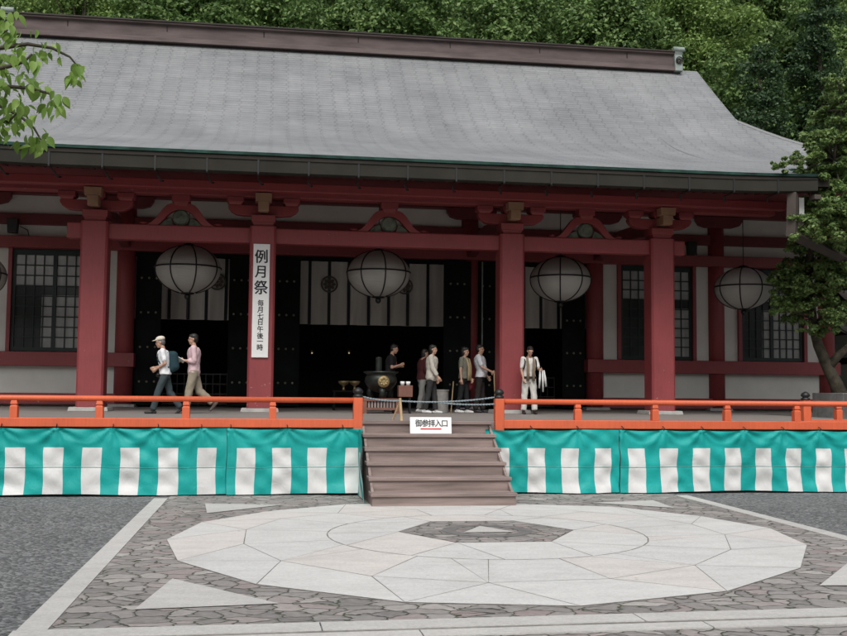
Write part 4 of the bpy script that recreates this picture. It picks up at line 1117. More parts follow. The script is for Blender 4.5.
for i, (x, y, pi, s) in enumerate(rowA): put_tree(pi, x, y, s, f'{KIND[protos[pi][0]]}, {NUM[i]} in the front row above the roof ridge')
rowB = [(-20,35,2,1.05),(-13.5,36,1,1.05),(-7.5,35,2,1.1),(-1.5,36,0,1.05),(4.5,35,2,1.1),(10.5,36.5,0,1.1),(17,35,2,1.1),(23,36,3,1.1),(29.5,35,0,1.1),(36,36,2,1.1)]
for i, (x, y, pi, s) in enumerate(rowB): put_tree(pi, x, y, s, f'{KIND[protos[pi][0]]}, {NUM[i]} in the second row up the hill')
rowC = [(-23,46,0,1.1),(-15,47,2,1.1),(-7,46,3,1.1),(1,47,2,1.15),(9,46,0,1.15),(17,47,2,1.1),(25,46,0,1.15),(33,47,2,1.15),(41,46,0,1.15)]
for i, (x, y, pi, s) in enumerate(rowC): put_tree(pi, x, y, s, f'{KIND[protos[pi][0]]}, {NUM[i]} in the top row of the hillside')
for (x, y, s, lab) in ((20.3, 22.0, .92, 'tall dark conifer standing just right of the roof slope'), (24.5, 24, 1.0, 'tall dark conifer behind the light crown of the garden tree'), (29.5, 22.5, 1.02, 'tall dark conifer at the right edge of the wood')): put_tree(4, x, y, s, lab)
ux = rng.uniform(-30, 52, 60000); uy = rng.uniform(21.5, 66, 60000); uz = np.array([hz(a, b_) for a, b_ in zip(ux, uy)])
q = leaf_mesh('undergrowth', leaf_quads(np.stack([ux, uy, uz+rng.random(60000)*.9], 1), np.tile([0,-.3,.6], (60000,1)), .34), M['leaf_c'], None); q['kind'] = 'stuff'
# low bushes on the slope, below the crowns
def bush(x, y, r_, mt, label):
    o = empty('bush', (x, y, hz(x, y)), label, 'bush', 'bushes behind the right end of the roof'); z = hz(x, y)
    L = [((x+random.uniform(-1,1)*r_, y+random.uniform(-.6,.6)*r_, z+random.uniform(.3,1.3)*r_), r_*random.uniform(.4,.65)) for _ in range(14)]
    leaf_mesh('foliage', lobes(L, 420, .15), mt, o)
    MB().tube([(x,y,z-.5),(x,y,z+r_)], [.12,.04], 6).build('stem', M['bark'], o)
bush(17.5, 22.3, 2.4, M['leaf_a'], 'round green bush behind the right end of the roof ridge')
bush(22.5, 21.5, 2.6, M['leaf_b'], 'light green bush behind the falling right edge of the roof')
bush(31, 21, 2.8, M['leaf_a'], 'dark green bush at the far right behind the hall')

# ---- the tree in the planter
t0 = PT
gt = empty('maple_tree', (t0.x, t0.y, pz-.08), 'leaning mossy garden tree with fine green leaves at the right corner of the hall', 'tree')
Y_ = t0.y
tk = [Vector(atY(u, v_, Y_+dy)) for u, v_, dy in ((841,398,0),(836,384,0),(827,366,0),(818,345,.05),(813,325,.1),(811,300,.1),(808,272,-.2),(813,240,-.7),(825,205,-1.6),(833,160,-2.2),(842,110,-2.4))]
tr = MB().tube(tk, [.20,.165,.14,.125,.115,.10,.085,.07,.055,.04,.02], 10)
b2 = [Vector(atY(u, v_, Y_+dy)) for u, v_, dy in ((828,368,0),(838,356,-.1),(850,345,-.2),(868,318,-.3),(880,270,-.3),(885,200,-.2))]
tr.tube(b2, [.12,.10,.085,.07,.05,.02], 8)
b3 = [Vector(atY(u, v_, Y_+dy)) for u, v_, dy in ((815,335,.05),(818,322,-.1),(828,313,-.2),(842,309,-.3),(862,306,-.4),(890,280,-.4))]
tr.tube(b3, [.08,.075,.07,.06,.05,.02], 8)
BL = [(790,300,15),(780,311,10),(800,285,17),(814,268,18),(836,282,18),(801,322,9),(833,318,13),(846,300,18),(784,272,11),(797,262,12),(820,245,14),(826,300,14),(776,278,8),(778,292,12),(795,312,12),(808,296,14),(822,330,10),
      (806,246,12),(812,222,13),(790,246,7),(838,232,16),(844,262,18),(824,214,13),(834,246,15),(818,196,11),(842,196,14),(828,182,12),(800,228,12),(822,232,16),(842,215,18),(815,208,13),(836,190,16),(846,245,18),(796,208,7),(830,258,15),
      (830,172,12),(812,166,10),(797,160,7),(784,163,6),(776,166,4),(818,180,9),(802,172,6),(846,140,18),(832,122,16),(846,98,16),(820,138,10),(838,82,9),(816,118,7),(826,152,12),(812,148,8),(847,168,14),
      (838,100,12),(828,140,13),(818,160,11),(842,122,14),(836,176,13),(822,190,12),(846,226,14),(832,272,14),(820,292,12),(842,318,12),(806,272,10),(795,300,10),(845,155,14),(870,110,26),(875,160,26),(880,210,26),(875,260,26),(870,310,20),(905,140,26),(905,200,28),(905,260,26),(860,70,14)]
L = []
for (u, v_, rp) in BL:
    dy = random.uniform(-1.1, .5)
    if v_ < 240: dy = random.uniform(-3.0, -1.5)
    c = atY(u, v_, Y_+dy); rr = rp/1044*26*1.0
    # each spray is a few flat tiers of foliage
    for _ in range(9): L.append(((c.x+random.gauss(0,.55)*rr, c.y+random.gauss(0,.6)*rr, c.z+random.gauss(0,.5)*rr), (rr*random.uniform(.3,.5), rr*random.uniform(.3,.5), rr*random.uniform(.18,.34))))
    near = min(tk+b2+b3, key=lambda q_: (q_-c).length)
    tr.tube([near, near.lerp(c, .5)+Vector((0,0,.08)), c], [.03,.022,.010], 6)
tr.build('trunk', M['bark'], gt, smooth=True)
V = lobes(L, 2800, .056); leaf_mesh('crown', V, M['leaf_d'], gt)

# ---- leafy branches reaching in from the left foreground
def atD(u, v, d): return Vector((CX, CY, CZ))+ray(u, v)*d
ft = empty('young_tree', (-5.9, -18.9, 0), 'foreground tree at left whose fresh green leaves hang into the picture', 'tree')
D0 = 5.4
tr = MB(); tr.tube([(-5.9,-18.9,-.1),(-5.85,-18.9,1.5),(-5.95,-18.85,3.2),(-5.8,-18.9,5.2)], [.13,.11,.085,.03], 10)
tw = [[(-95,70,5.4),(-40,62,5.4),(0,48,5.4),(28,44,5.4),(52,48,5.45),(70,57,5.45),(79,68,5.45)],
      [(-95,100,5.3),(-40,92,5.2),(0,86,5.2),(28,88,5.2),(48,93,5.2),(55,98,5.2)],
      [(-95,120,5.6),(-40,112,5.5),(0,106,5.5),(20,116,5.5),(34,128,5.5),(41,140,5.5)],
      [(-95,30,5.6),(-30,22,5.6),(0,12,5.6),(10,14,5.6)],
      [(-40,92,5.2),(-10,70,5.1),(10,66,5.1),(24,62,5.1),(32,54,5.1)],
      [(-40,112,5.5),(-10,120,5.3),(8,122,5.3),(18,112,5.3)],
      [(-40,62,5.4),(-15,44,5.3),(0,34,5.3),(8,30,5.3)]]
leafV = []; leafF = []
def big_leaf(p, d, n_, s):
    """an ovate pointed leaf: two rows either side of a folded midrib"""
    d = d.normalized(); n_ = (n_-d*n_.dot(d)).normalized(); b_ = d.cross(n_)
    prof = [(0,.0),(.12,.17),(.3,.26),(.5,.25),(.7,.17),(.87,.065),(1,.0)]
    o = len(leafV); curl = random.uniform(.05,.22)
    for t, w_ in prof:
        c = p+d*(t*s)-n_*(curl*s*t*t)
        leafV.append(tuple(c)); leafV.append(tuple(c+b_*(w_*s)+n_*(w_*s*.35))); leafV.append(tuple(c-b_*(w_*s)+n_*(w_*s*.35)))
    for k_ in range(len(prof)-1):
        a = o+3*k_; leafF.append((a, a+3, a+4, a+1)); leafF.append((a, a+2, a+5, a+3))
rl = random.Random(5)
for ti, t_ in enumerate(tw):
    pts = [atD(*q_) for q_ in t_]
    tr.tube(pts, [.016-.012*i/(len(pts)-1) for i in range(len(pts))], 6)
    start = Vector((-5.93, -18.87, 2.6+.15*ti)) if t_[0][0] == -95 else None
    if start is not None: tr.tube([start, start.lerp(pts[0], .5)+Vector((0,0,.12)), pts[0]], [.035,.026,.016], 6)
    for i in range(len(pts)-1):
        seg = (pts[i+1]-pts[i]); k_ = max(2, int(seg.length/(.0055 if t_[i][0] < 30 else .011)))
        for j in range(k_):
            if t_[i][0] > 44 and t_[i][1] < 60 and i < len(pts)-2 and rl.random() < .93: continue     # the bare stretch of the long twig
            if rl.random() < .2: continue
            p_ = pts[i].lerp(pts[i+1], (j+rl.random())/k_)+Vector((rl.uniform(-.07,.07), rl.uniform(-.10,.10), rl.uniform(-.10,.06)))
            d_ = Vector((rl.uniform(-.8,.8), rl.uniform(-.8,.8), -1.0+rl.uniform(-.3,.9)))
            big_leaf(p_, d_, Vector((rl.uniform(-.6,.6), rl.uniform(-1,.3), .8)), rl.uniform(.042,.075))
    e = pts[-1]
    for _ in range(11 if ti < 3 else 7):
        d_ = Vector((rl.uniform(-.8,.8), rl.uniform(-.6,.6), -1.0)); big_leaf(e+Vector((rl.uniform(-.055,.055),rl.uniform(-.05,.05),rl.uniform(-.06,.03))), d_, Vector((rl.uniform(-.6,.6), -1, .6)), rl.uniform(.05,.085))
for _ in range(420):      # the rest of the crown, outside the picture
    p_ = Vector((-5.9, -18.9, 4.2))+Vector((rl.gauss(-.3,.55), rl.gauss(0,.75), rl.gauss(0,.6)))
    if p_.x > -4.75: continue
    big_leaf(p_, Vector((rl.uniform(-.8,.8), rl.uniform(-.8,.8), -.9)), Vector((rl.uniform(-.6,.6), rl.uniform(-1,.3), .8)), rl.uniform(.07,.11))
tr.build('trunk', M['bark'], ft, smooth=True)
q = MB(); q.v = leafV; q.f = leafF; q.m = [0]*len(leafF); q.build('crown', M['leaf_e'], ft, smooth=True)

# ------------------------------------------------------------------ people
M['skin'] = mat('skin', (.42, .25, .175), .55, .06, 4, 0)
M['hair'] = mat('black_hair', (.012, .010, .009), .5, .3, 20)
M['ghair'] = mat('greying_hair', (.10, .095, .09), .6, .3, 20)
M['shoe'] = mat('black_shoe_leather', (.015, .014, .014), .45, .2)
M['wshoe'] = mat('white_shoe', (.62, .62, .60), .6, .1)
M['eye'] = mat('dark_eye', (.01, .008, .007), .3, 0, 1, 0)
M['lip'] = mat('lip', (.30, .11, .09), .5, 0, 1, 0)
FAB = {}
def fab(name, c):
    if name not in FAB: FAB[name] = mat(name+'_cloth', c, .9, .07, 5, .6, 11, 0, .15)
    return FAB[name]
def remeshed(mb, name, mt, parent, vox, sm=3):
    me = bpy.data.meshes.new(name); me.from_pydata(mb.v, [], mb.f); ob = bpy.data.objects.new('tmp', me); COL.objects.link(ob)
    md = ob.modifiers.new('r', 'REMESH'); md.mode = 'VOXEL'; md.voxel_size = vox
    m2 = ob.modifiers.new('s', 'SMOOTH'); m2.iterations = sm; m2.factor = .5
    me2 = evaluated(ob, name); bpy.data.objects.remove(ob); bpy.data.meshes.remove(me)
    if name in ('shirt', 'trousers'):   # creases in the cloth
        for v_, n_ in zip(me2.vertices, [Vector(q_.vector) for q_ in me2.vertex_normals]):
            p_ = v_.co; v_.co = p_+n_*(.0022*math.sin(31*p_.z+44*p_.x+5*math.sin(9*p_.y))+.0022*math.sin(34*p_.x-40*p_.z+37*p_.y)*math.sin(13*p_.z)+.0016*math.sin(75*p_.y+22*p_.z))
    me2.materials.clear(); me2.materials.append(mt)
    me2.polygons.foreach_set('use_smooth', [True]*len(me2.polygons))
    o = bpy.data.objects.new(name, me2); COL.objects.link(o); o.parent = parent
    return o
def person(label, loc, rot, Ht, P):
    """facing +x, left side +y.  P holds joint angles in degrees (forward positive) and clothing"""
    R = math.radians; o = empty('person', loc, label, 'person')
    k_ = Ht/1.65
    lean = R(P.get('lean', 2)); hip = Vector((0, 0, .86*k_))
    def tp(d, z): # point on the torso, d forward, z above hips
        return hip+Vector((math.sin(lean)*z+math.cos(lean)*d, 0, math.cos(lean)*z-math.sin(lean)*d))*1.0
    legs = {}
    for s, nm in ((1, 'L'), (-1, 'R')):
        th, kn = P.get('leg'+nm, (4, 0)); h_ = hip+Vector((0, s*.085*k_, -.02)); a = R(th); b_ = R(th-kn)
        spread = P.get('spread', .02)
        K = h_+Vector((math.sin(a), s*spread, -math.cos(a)))*.40*k_; An = K+Vector((math.sin(b_), s*spread*.5, -math.cos(b_)))*.39*k_
        legs[nm] = (h_, K, An, b_)
    low = min(l[2].z for l in legs.values()); dz = .075*k_-low
    sh = Vector((0, 0, dz)); hip += sh
    for nm in legs: legs[nm] = tuple(v_+sh for v_ in legs[nm][:3])+(legs[nm][3],)
    wf = P.get('width', 1.0)
    C = tp(0, .40*k_); neck = tp(.01*k_, .545*k_); hd = R(P.get('head', 8)); turn = R(P.get('turn', 0))
    head = neck+Vector((math.sin(lean+hd)*.13*k_, 0, .125*k_))
    arms = {}
    for s, nm in ((1, 'L'), (-1, 'R')):
        fwd, out, el, inw = P.get('arm'+nm, (5, 8, 15, 0))
        S_ = tp(0, .475*k_)+Vector((0, s*.175*k_*wf, 0))
        a = R(fwd); u = Vector((math.sin(a)*math.cos(R(out)), s*math.sin(R(out)), -math.cos(a)*math.cos(R(out))))
        E_ = S_+u*.275*k_; a2 = R(fwd+el); f_ = Vector((math.sin(a2)*math.cos(R(inw)), -s*math.sin(R(inw)), -math.cos(a2)*math.cos(R(inw))))
        W_ = E_+f_*.235*k_; arms[nm] = (S_, E_, W_, f_, s)
    # ---- body: one continuous surface
    b = MB()
    def torso(mb, f, z0, z1, extra=0):
        prof = [(-.10,.085,.13),(-.02,.105,.158),(.08,.10,.145),(.16,.095,.135),(.26,.105,.15),(.36,.115,.17),(.44,.105,.18),(.50,.075,.14),(.535,.05,.075)]
        rings = []
        for z, a, b_ in prof:
            if z0-.001 <= z <= z1+.001:
                c = tp(P.get('belly', 0)*math.exp(-((z-.14)/.12)**2), z*k_); rings.append((c.x, c.y, c.z, a*k_*f*(1+P.get('belly', 0)*2*math.exp(-((z-.14)/.12)**2))+extra, b_*k_*f*wf+extra))
        mb.loft(rings, 20)
    torso(b, .96, -.10, .535)
    b.capsule(tp(0, .50*k_), neck+Vector((.0,0,.03*k_)), .056*k_, .050*k_, 12)
    hx = Vector((math.cos(turn)*math.cos(hd*.6), math.sin(turn), -math.sin(hd*.8))).normalized(); hy = Vector((0,0,1)).cross(hx).normalized(); hz_ = hx.cross(hy)
    def hp(x, y, z): return head+(hx*x+hy*y+hz_*z)*k_
    hm = MB()
    def hball(c, r_, n=14, kk=9):
        mb = MB().ball((0,0,0), r_, n, kk); mb.v = [tuple(hp(c[0]+x, c[1]+y, c[2]+z)) for x, y, z in mb.v]; b.add(mb.v, mb.f)
    hball((-.008,0,.025), (.092,.072,.085)); hball((.022,0,-.035), (.066,.056,.072)); hball((.052,0,-.088), (.030,.032,.026)); hball((.088,0,-.018), (.019,.014,.026), 8, 6); hball((.075,0,.022), (.02,.05,.012), 8, 5); hball((.078,0,-.058), (.014,.026,.013), 8, 5)
    for s in (-1, 1): hball((-.008, s*.075, -.012), (.014,.009,.024), 8, 6)
    for nm, (S_, E_, W_, f_, s) in arms.items():
        b.capsule(S_, E_, .048*k_, .038*k_, 12); b.capsule(E_, W_, .038*k_, .026*k_, 12)
        side = Vector((0, s, 0)); side = (side-f_*side.dot(f_)).normalized(); pn = f_.cross(side)
        pc = W_+f_*.045*k_
        b.capsule(W_+f_*.01*k_, W_+f_*.07*k_, .028*k_, .030*k_, 10); b.capsule(pc+pn*.018*k_, pc+f_*.03*k_+pn*.018*k_, .022*k_, .022*k_, 8); b.capsule(pc-pn*.018*k_, pc+f_*.03*k_-pn*.018*k_, .022*k_, .022*k_, 8)
        cl = P.get('grip', .45)
        for i, ln in enumerate((.062,.072,.068,.052)):
            base = W_+f_*.088*k_+pn*((i-1.5)*.0195*k_); m_ = base+(f_*math.cos(cl)-side*math.sin(cl))*ln*.55*k_; t_ = m_+(f_*math.cos(2.2*cl)-side*math.sin(2.2*cl))*ln*.5*k_
            b.capsule(base-f_*.015*k_, m_, .0105*k_, .0098*k_, 8); b.capsule(m_, t_, .0098*k_, .0085*k_, 8)
        fdir = pn*(1 if P.get('thumb', 1) > 0 else -1)
        tb_ = W_+f_*.03*k_+fdir*.028*k_; tm = tb_+(f_*.6+fdir*.75).normalized()*.035*k_; b.capsule(tb_, tm, .0125*k_, .011*k_, 8); b.capsule(tm, tm+(f_*.85+fdir*.3-side*.3).normalized()*.03*k_, .011*k_, .009*k_, 8)
    for nm, (h_, K, An, bb) in legs.items():
        b.capsule(h_, K, .078*k_, .052*k_, 12); b.capsule(K, An, .052*k_, .036*k_, 12)
    remeshed(b, 'body', M['skin'], o, .0085*k_, 2)
    for s in (-1, 1): MB().ball(tuple(hp(.079, s*.030, -.004)), .007*k_, 8, 6).build('eye', M['eye'], None, smooth=True).parent = o
    q = MB().ball((0,0,0), (.008,.022,.006), 8, 5); q.v = [tuple(hp(.089+x, y, z-.058)) for x, y, z in q.v]; q.build('mouth', M['lip'], None, smooth=True).parent = o
    # ---- clothes
    for nm, (h_, K, An, bb) in legs.items():
        q = MB(); toe = Vector((math.cos(bb*.5 if bb > 0 else bb*.8), 0, math.sin(bb*.5 if bb > 0 else bb*.8)))
        fd = Vector((math.cos(bb), 0, math.sin(bb))) if bb < -.25 else Vector((1,0,0))
        base = An+Vector((0,0,-.045*k_)) if bb >= -.25 else An-Vector((fd.z*-1, 0, fd.x)).normalized()*.045*k_
        q.capsule(An, An-Vector((0,0,.01*k_)), .042*k_, .042*k_, 12)
        q.capsule(base-fd*.05*k_, base+fd*.06*k_, .034*k_, .036*k_, 12); q.capsule(base+fd*.06*k_, base+fd*.15*k_-Vector((0,0,.006)), .040*k_, .030*k_, 12)
        remeshed(q, 'shoe', P.get('shoe', M['shoe']), o, .012*k_, 3)
    mt, leg_f, stop = P['trousers']
    q = MB(); torso(q, 1.03, -.10, .08, .004)
    for nm, (h_, K, An, bb) in legs.items():
        q.capsule(h_, K, .086*k_*leg_f, .066*k_*leg_f, 14)
        if stop > 0:
            end = K.lerp(An, stop); q.tube([K-(An-K).normalized()*.02, K, K.lerp(end, .5), end], [.05*k_*leg_f,.066*k_*leg_f,.061*k_*leg_f,.060*k_*leg_f], 14)
    remeshed(q, 'trousers', mt, o, .012*k_, 3)
    mt, f_s, slv, hem = P['shirt']
    q = MB(); torso(q, 1.06*f_s, hem, .50, .010)
    if hem > -.1: pass
    for nm, (S_, E_, W_, f_, s) in arms.items():
        q.capsule(S_, S_.lerp(E_, .9 if slv > .5 else slv*1.6), .063*k_*f_s, .054*k_*f_s, 12)
        if slv > .5:
            e2 = E_.lerp(W_, (slv-.5)*2*.95); q.tube([E_-(e2-E_).normalized()*.03, E_, E_.lerp(e2, .6), e2], [.03,.053*k_*f_s,.047*k_*f_s,.042*k_*f_s], 12)
    remeshed(q, 'shirt', mt, o, .011*k_, 4)
    if P.get('vest'):
        pass
    # ---- hair
    hm_, long_ = P.get('hair', (M['hair'], 0))
    b_save = b; q = MB()
    def ho(c, r_, n=14, kk=9):
        mb = MB().ball((0,0,0), r_, n, kk); q.add([tuple(hp(c[0]+x, c[1]+y, c[2]+z)) for x, y, z in mb.v], mb.f)
    ho((-.018,0,.050), (.092,.080,.078)); ho((-.050,0,.0), (.058,.078,.080)); ho((.052,0,.085), (.032,.055,.022))
    if long_:
        ho((-.045,0,-.06), (.052,.068,.075)); ho((-.028,.056,-.03), (.034,.024,.075)); ho((-.028,-.056,-.03), (.034,.024,.075)); ho((.055,0,.075), (.036,.056,.024))
    remeshed(q, 'hair', hm_, o, .010*k_, 3)
    ctx = dict(o=o, hp=hp, tp=tp, arms=arms, legs=legs, k=k_, head=head, hip=hip)
    o.rotation_euler = (0, 0, R(rot))
    return ctx
def add(ctx, mb, name, mt, smooth=True, vox=None):
    if vox: return remeshed(mb, name, mt, ctx['o'], vox, 3)
    b_ = mb.build(name, mt, None, smooth=smooth); b_.parent = ctx['o']; return b_
def world(ctx, p): # local point -> world
    o = ctx['o']; a = o.rotation_euler.z
    return Vector((o.location.x+p.x*math.cos(a)-p.y*math.sin(a), o.location.y+p.x*math.sin(a)+p.y*math.cos(a), o.location.z+p.z))
def at_floor(u, Y): return (atY(u, 410, Y).x, Y, H)

# man with the cap and the backpack
c = person('man in a pale cap and white short sleeved shirt walking left with a dark backpack', at_floor(164.5, -2.1), 180, 1.60,
    dict(lean=7, legL=(20, 6), legR=(-14, 22), armL=(-14, 10, 72, 25), armR=(-10, 10, 80, 25), head=14, trousers=(fab('dark_slate', (.045,.06,.065)), 1.12, .97), shirt=(fab('white_shirt', (.70,.71,.72)), 1.05, .42, -.02), hair=(M['ghair'], 0), shoe=M['shoe']))
q = MB()
def hb(ctx, q, cc, r_, n=16, kk=9):
    mb = MB().ball((0,0,0), r_, n, kk); q.add([tuple(ctx['hp'](cc[0]+x, cc[1]+y, cc[2]+z)) for x, y, z in mb.v], mb.f)
hb(c, q, (-.012,0,.075), (.103,.088,.062)); hb(c, q, (.10,0,.058), (.075,.068,.010)); add(c, q, 'cap', fab('pale_cap', (.60,.55,.46)), vox=.010)
k_ = c['k']; q = MB(); t_ = c['tp']
q.capsule(t_(-.20*k_, .14*k_), t_(-.20*k_, .36*k_), .115*k_, .105*k_, 14); q.capsule(t_(-.14*k_, .10*k_), t_(-.14*k_, .38*k_), .10*k_, .09*k_, 14)
add(c, q, 'backpack', fab('navy_green_backpack', (.02,.045,.055)), vox=.014)
for s in (-1, 1):
    pts = [t_(-.10*k_, .42*k_), t_(-.02*k_, .505*k_), t_(.10*k_, .42*k_), t_(.12*k_, .30*k_), t_(.03*k_, .17*k_), t_(-.10*k_, .12*k_)]
    add(c, MB().tube([p_+Vector((0, s*(.10+.02*(i in (3, 4)))*k_*1.05, 0)) for i, p_ in enumerate(pts)], .018*k_, 6), 'strap', FAB['navy_green_backpack'])
q = MB(); q.ball(tuple(t_(.15*k_, -.01*k_)), (.05,.09,.05)); add(c, q, 'pouch', M['shoe'])
# man in the pink shirt
c = person('man in a pink shirt and baggy khaki trousers walking left holding a pamphlet', at_floor(193, -1.9), 180, 1.66,
    dict(lean=1, legL=(12, 4), legR=(-16, 34), armL=(-6, 6, 100, 25), armR=(4, 7, 95, 5), head=4, trousers=(fab('khaki', (.26,.225,.17)), 1.30, .95), shirt=(fab('pink_shirt', (.56,.40,.42)), 1.08, .82, -.10), hair=(M['hair'], 0), shoe=fab('brown_boot', (.10,.08,.07))))
p_ = world(c, c['arms']['L'][2]+c['arms']['L'][3]*.10)
pr = MB(); pr.box(-.10, .10, -.004, .004, 0, .15); mt_ = Matrix.Translation(p_+Vector((-.02,0,-.01))) @ Matrix.Rotation(.5, 4, 'Y') @ Matrix.Rotation(1.1, 4, 'X')
pr.v = [tuple(mt_ @ Vector(v_)) for v_ in pr.v]; tag(pr.build('pamphlet', M['white']), 'white folded pamphlet in the hand of the man in pink', 'pamphlet')
q = MB(); a_ = c['arms']['R']; q.ball(tuple(a_[1]+Vector((-.04,0,.02))), (.10,.06,.075)); q.capsule(a_[1]+Vector((-.08,-.01,.0)), a_[1]+Vector((.02,.0,-.07)), .05, .045)
add(c, q, 'folded_jacket', fab('grey_jacket', (.20,.19,.19)), vox=.012)
# man behind the incense burner
c = person('man in dark clothes standing behind the incense burner with his hands raised in front', at_floor(389, 1.0), -12, 1.62,
    dict(lean=6, legL=(3, 0), legR=(-3, 0), armL=(2, 8, 98, 32), armR=(6, 8, 104, 30), head=14, trousers=(fab('black_trousers', (.015,.015,.017)), 1.1, .97), shirt=(fab('black_shirt', (.018,.017,.018)), 1.08, .40, -.06)))
q = MB().tube([c['tp'](.10, .46), c['tp'](.125, .34), c['tp'](.12, .22)], [.012,.022,.026], 8); add(c, q, 'neck_strap', fab('brick_red', (.25,.06,.05)))
# woman in the pale blouse, and a companion half hidden behind her
c = person('woman in a loose pale blouse, dark trousers and white shoes standing near the bin', at_floor(431, -.3), -18, 1.57,
    dict(lean=2, width=.92, legL=(9, 4), legR=(-8, 4), armL=(3, 7, 14, 0), armR=(10, 7, 22, 5), head=2, trousers=(fab('charcoal', (.035,.035,.035)), 1.12, .97), shirt=(fab('pale_blouse', (.46,.43,.37)), 1.16, .95, -.10), hair=(M['hair'], 1), shoe=M['wshoe']))
c = person('person in grey trousers and dark red jacket behind the woman in the blouse', at_floor(421.5, 1.0), 10, 1.52,
    dict(lean=4, width=.92, legL=(8, 2), legR=(-6, 5), armL=(0, 10, 20, 0), armR=(2, 10, 30, 5), head=10, trousers=(fab('grey_trousers', (.24,.235,.22)), 1.1, .97), shirt=(fab('dark_red_jacket', (.06,.018,.018)), 1.16, .9, -.06), hair=(M['hair'], 1), shoe=M['wshoe']))
# woman with the scarf, man in the white T-shirt
c = person('young woman in grey green T-shirt with a long scarf and maroon bag', at_floor(463.5, .3), -32, 1.55,
    dict(lean=1, width=.90, legL=(6, 3), legR=(-7, 4), armL=(4, 9, 22, 8), armR=(-3, 10, 8, 0), head=4, turn=12, trousers=(fab('black_jeans', (.018,.018,.02)), 1.04, .97), shirt=(fab('grey_green_tee', (.15,.145,.115)), 1.05, .40, -.02), hair=(M['hair'], 1), shoe=M['wshoe']))
t_ = c['tp']; k_ = c['k']
for s in (-1, 1): add(c, MB().tube([t_(-.02, .52*k_)+Vector((0,s*.06,0)), t_(.10, .47*k_)+Vector((0,s*.07,0)), t_(.145, .30*k_)+Vector((0,s*.05,0)), t_(.15, .10*k_)+Vector((0,s*.05,0)), t_(.14, -.06*k_)+Vector((0,s*.055,0))], [.02,.028,.032,.034,.03], 8), 'scarf', fab('ochre_scarf', (.30,.23,.13)))
q = MB(); q.ball(tuple(t_(.06, -.18*k_)+Vector((0,.20,0))), (.10,.05,.13)); add(c, q, 'handbag', fab('maroon_bag', (.13,.02,.025)))
c = person('man in a white T-shirt leaning a hand on a pale staff beside the red column', at_floor(480, .6), -20, 1.63,
    dict(lean=-2, width=1.06, belly=.05, legL=(5, 2), legR=(-6, 2), armL=(5, 10, 30, 0), armR=(22, 12, 42, 10), head=2, trousers=(fab('dark_brown_trousers', (.03,.026,.024)), 1.15, .97), shirt=(fab('white_tee', (.55,.56,.58)), 1.14, .45, -.06), hair=(M['hair'], 0)))
p_ = world(c, c['arms']['R'][2]+c['arms']['R'][3]*.085)
tag(MB().tube([(p_.x+.03, p_.y-.03, H), (p_.x, p_.y, p_.z), (p_.x-.008, p_.y, p_.z+.06)], .015, 8).build('walking_staff', M['palewood'], smooth=True), 'pale walking staff held by the man in the white T-shirt', 'staff')
# pilgrim in white
c = person('pilgrim in white clothes with a brown stole, head bowed, standing right of the red column', at_floor(529, -.7), -88, 1.54,
    dict(lean=2, width=.92, legL=(6, 2), legR=(-2, 2), spread=.07, armL=(24, 10, 62, 4), armR=(2, 9, 20, 6), head=30, trousers=(fab('white_trousers', (.55,.54,.50)), 1.22, .93), shirt=(fab('white_tunic', (.58,.56,.53)), 1.08, .45, -.02), hair=(M['hair'], 0)))
t_ = c['tp']; k_ = c['k']
for s in (-1, 1):
    add(c, MB().tube([t_(-.05, .53*k_)+Vector((0,s*.05,0)), t_(.09, .49*k_)+Vector((0,s*.075,0)), t_(.14, .34*k_)+Vector((0,s*.07,0)), t_(.145, .12*k_)+Vector((0,s*.065,0)), t_(.14, -.06*k_)+Vector((0,s*.07,0))], [.018,.026,.032,.034,.034], 8), 'stole', fab('brown_stole', (.20,.15,.10)))
    add(c, MB().tube([t_(-.11, .44*k_)+Vector((0,s*.11,0)), t_(-.01, .525*k_)+Vector((0,s*.125,0)), t_(.12, .42*k_)+Vector((0,s*.13,0)), t_(.10, .26*k_)+Vector((0,s*.15,0)), t_(-.06, .2*k_)+Vector((0,s*.14,0))], .016, 6), 'strap', M['shoe'])
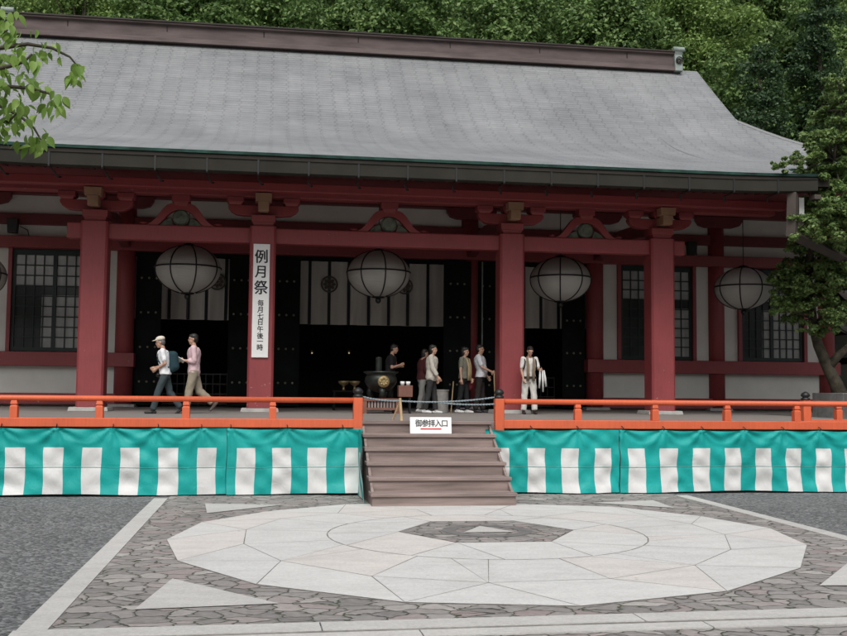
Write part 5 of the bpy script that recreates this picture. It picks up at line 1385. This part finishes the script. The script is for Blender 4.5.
q = MB(); q.capsule(t_(-.16*k_, .18*k_), t_(-.16*k_, .40*k_), .10, .09); add(c, q, 'rucksack', fab('black_rucksack', (.02,.02,.022)), vox=.014)
q = MB(); cc = t_(0, .02*k_); q.loft([(cc.x, 0, cc.z-.025, .128, .178), (cc.x, 0, cc.z+.025, .128, .178)], 20); add(c, q, 'belt', M['shoe'])
wr = c['arms']['L']; hpnt = wr[2]+wr[3]*.06
q = MB()
for dx, dl in ((-.03,.42),(.02,.5),(.06,.38)): q.tube([hpnt+Vector((.0,dx,-.01)), hpnt+Vector((.02,dx*1.4,-.2)), hpnt+Vector((.01,dx*1.8,-dl))], [.016,.026,.018], 6)
p2_ = [world(c, Vector(v_)) for v_ in q.v]; q.v = [tuple(v_) for v_ in p2_]; tag(q.build('white_cloth', fab('white_towel', (.6,.6,.58)), smooth=True), 'white cloth hanging from the left hand of the pilgrim', 'cloth')

# ------------------------------------------------------------------ light: overcast day
w = bpy.data.worlds.new('World'); sc.world = w; w.use_nodes = True
nt = w.node_tree; bg = nt.nodes['Background']
sky = nt.nodes.new('ShaderNodeTexSky'); sky.sky_type = 'NISHITA'; sky.sun_disc = False
SE, SR = math.radians(52), math.radians(192)
sky.sun_elevation = SE; sky.sun_rotation = SR; sky.dust_density = 4; sky.air_density = 1.0
hs = nt.nodes.new('ShaderNodeHueSaturation'); hs.inputs['Saturation'].default_value = .32
nt.links.new(sky.outputs['Color'], hs.inputs['Color']); nt.links.new(hs.outputs['Color'], bg.inputs['Color'])
bg.inputs['Strength'].default_value = .13
sl_ = bpy.data.lights.new('sun', 'SUN'); sl_.energy = 1.5; sl_.angle = math.radians(40); sl_.color = (1, .98, .95)
so_ = bpy.data.objects.new('sun', sl_); COL.objects.link(so_)
dirv = Vector((math.sin(SR)*math.cos(SE), math.cos(SR)*math.cos(SE), math.sin(SE)))
so_.rotation_euler = dirv.to_track_quat('Z', 'Y').to_euler(); so_.location = (-10, -30, 40)
sc.view_settings.view_transform = 'Standard'; sc.view_settings.look = 'None'; sc.view_settings.gamma = 1
sc.view_settings.use_curve_mapping = False; sc.view_settings.exposure = 0.33
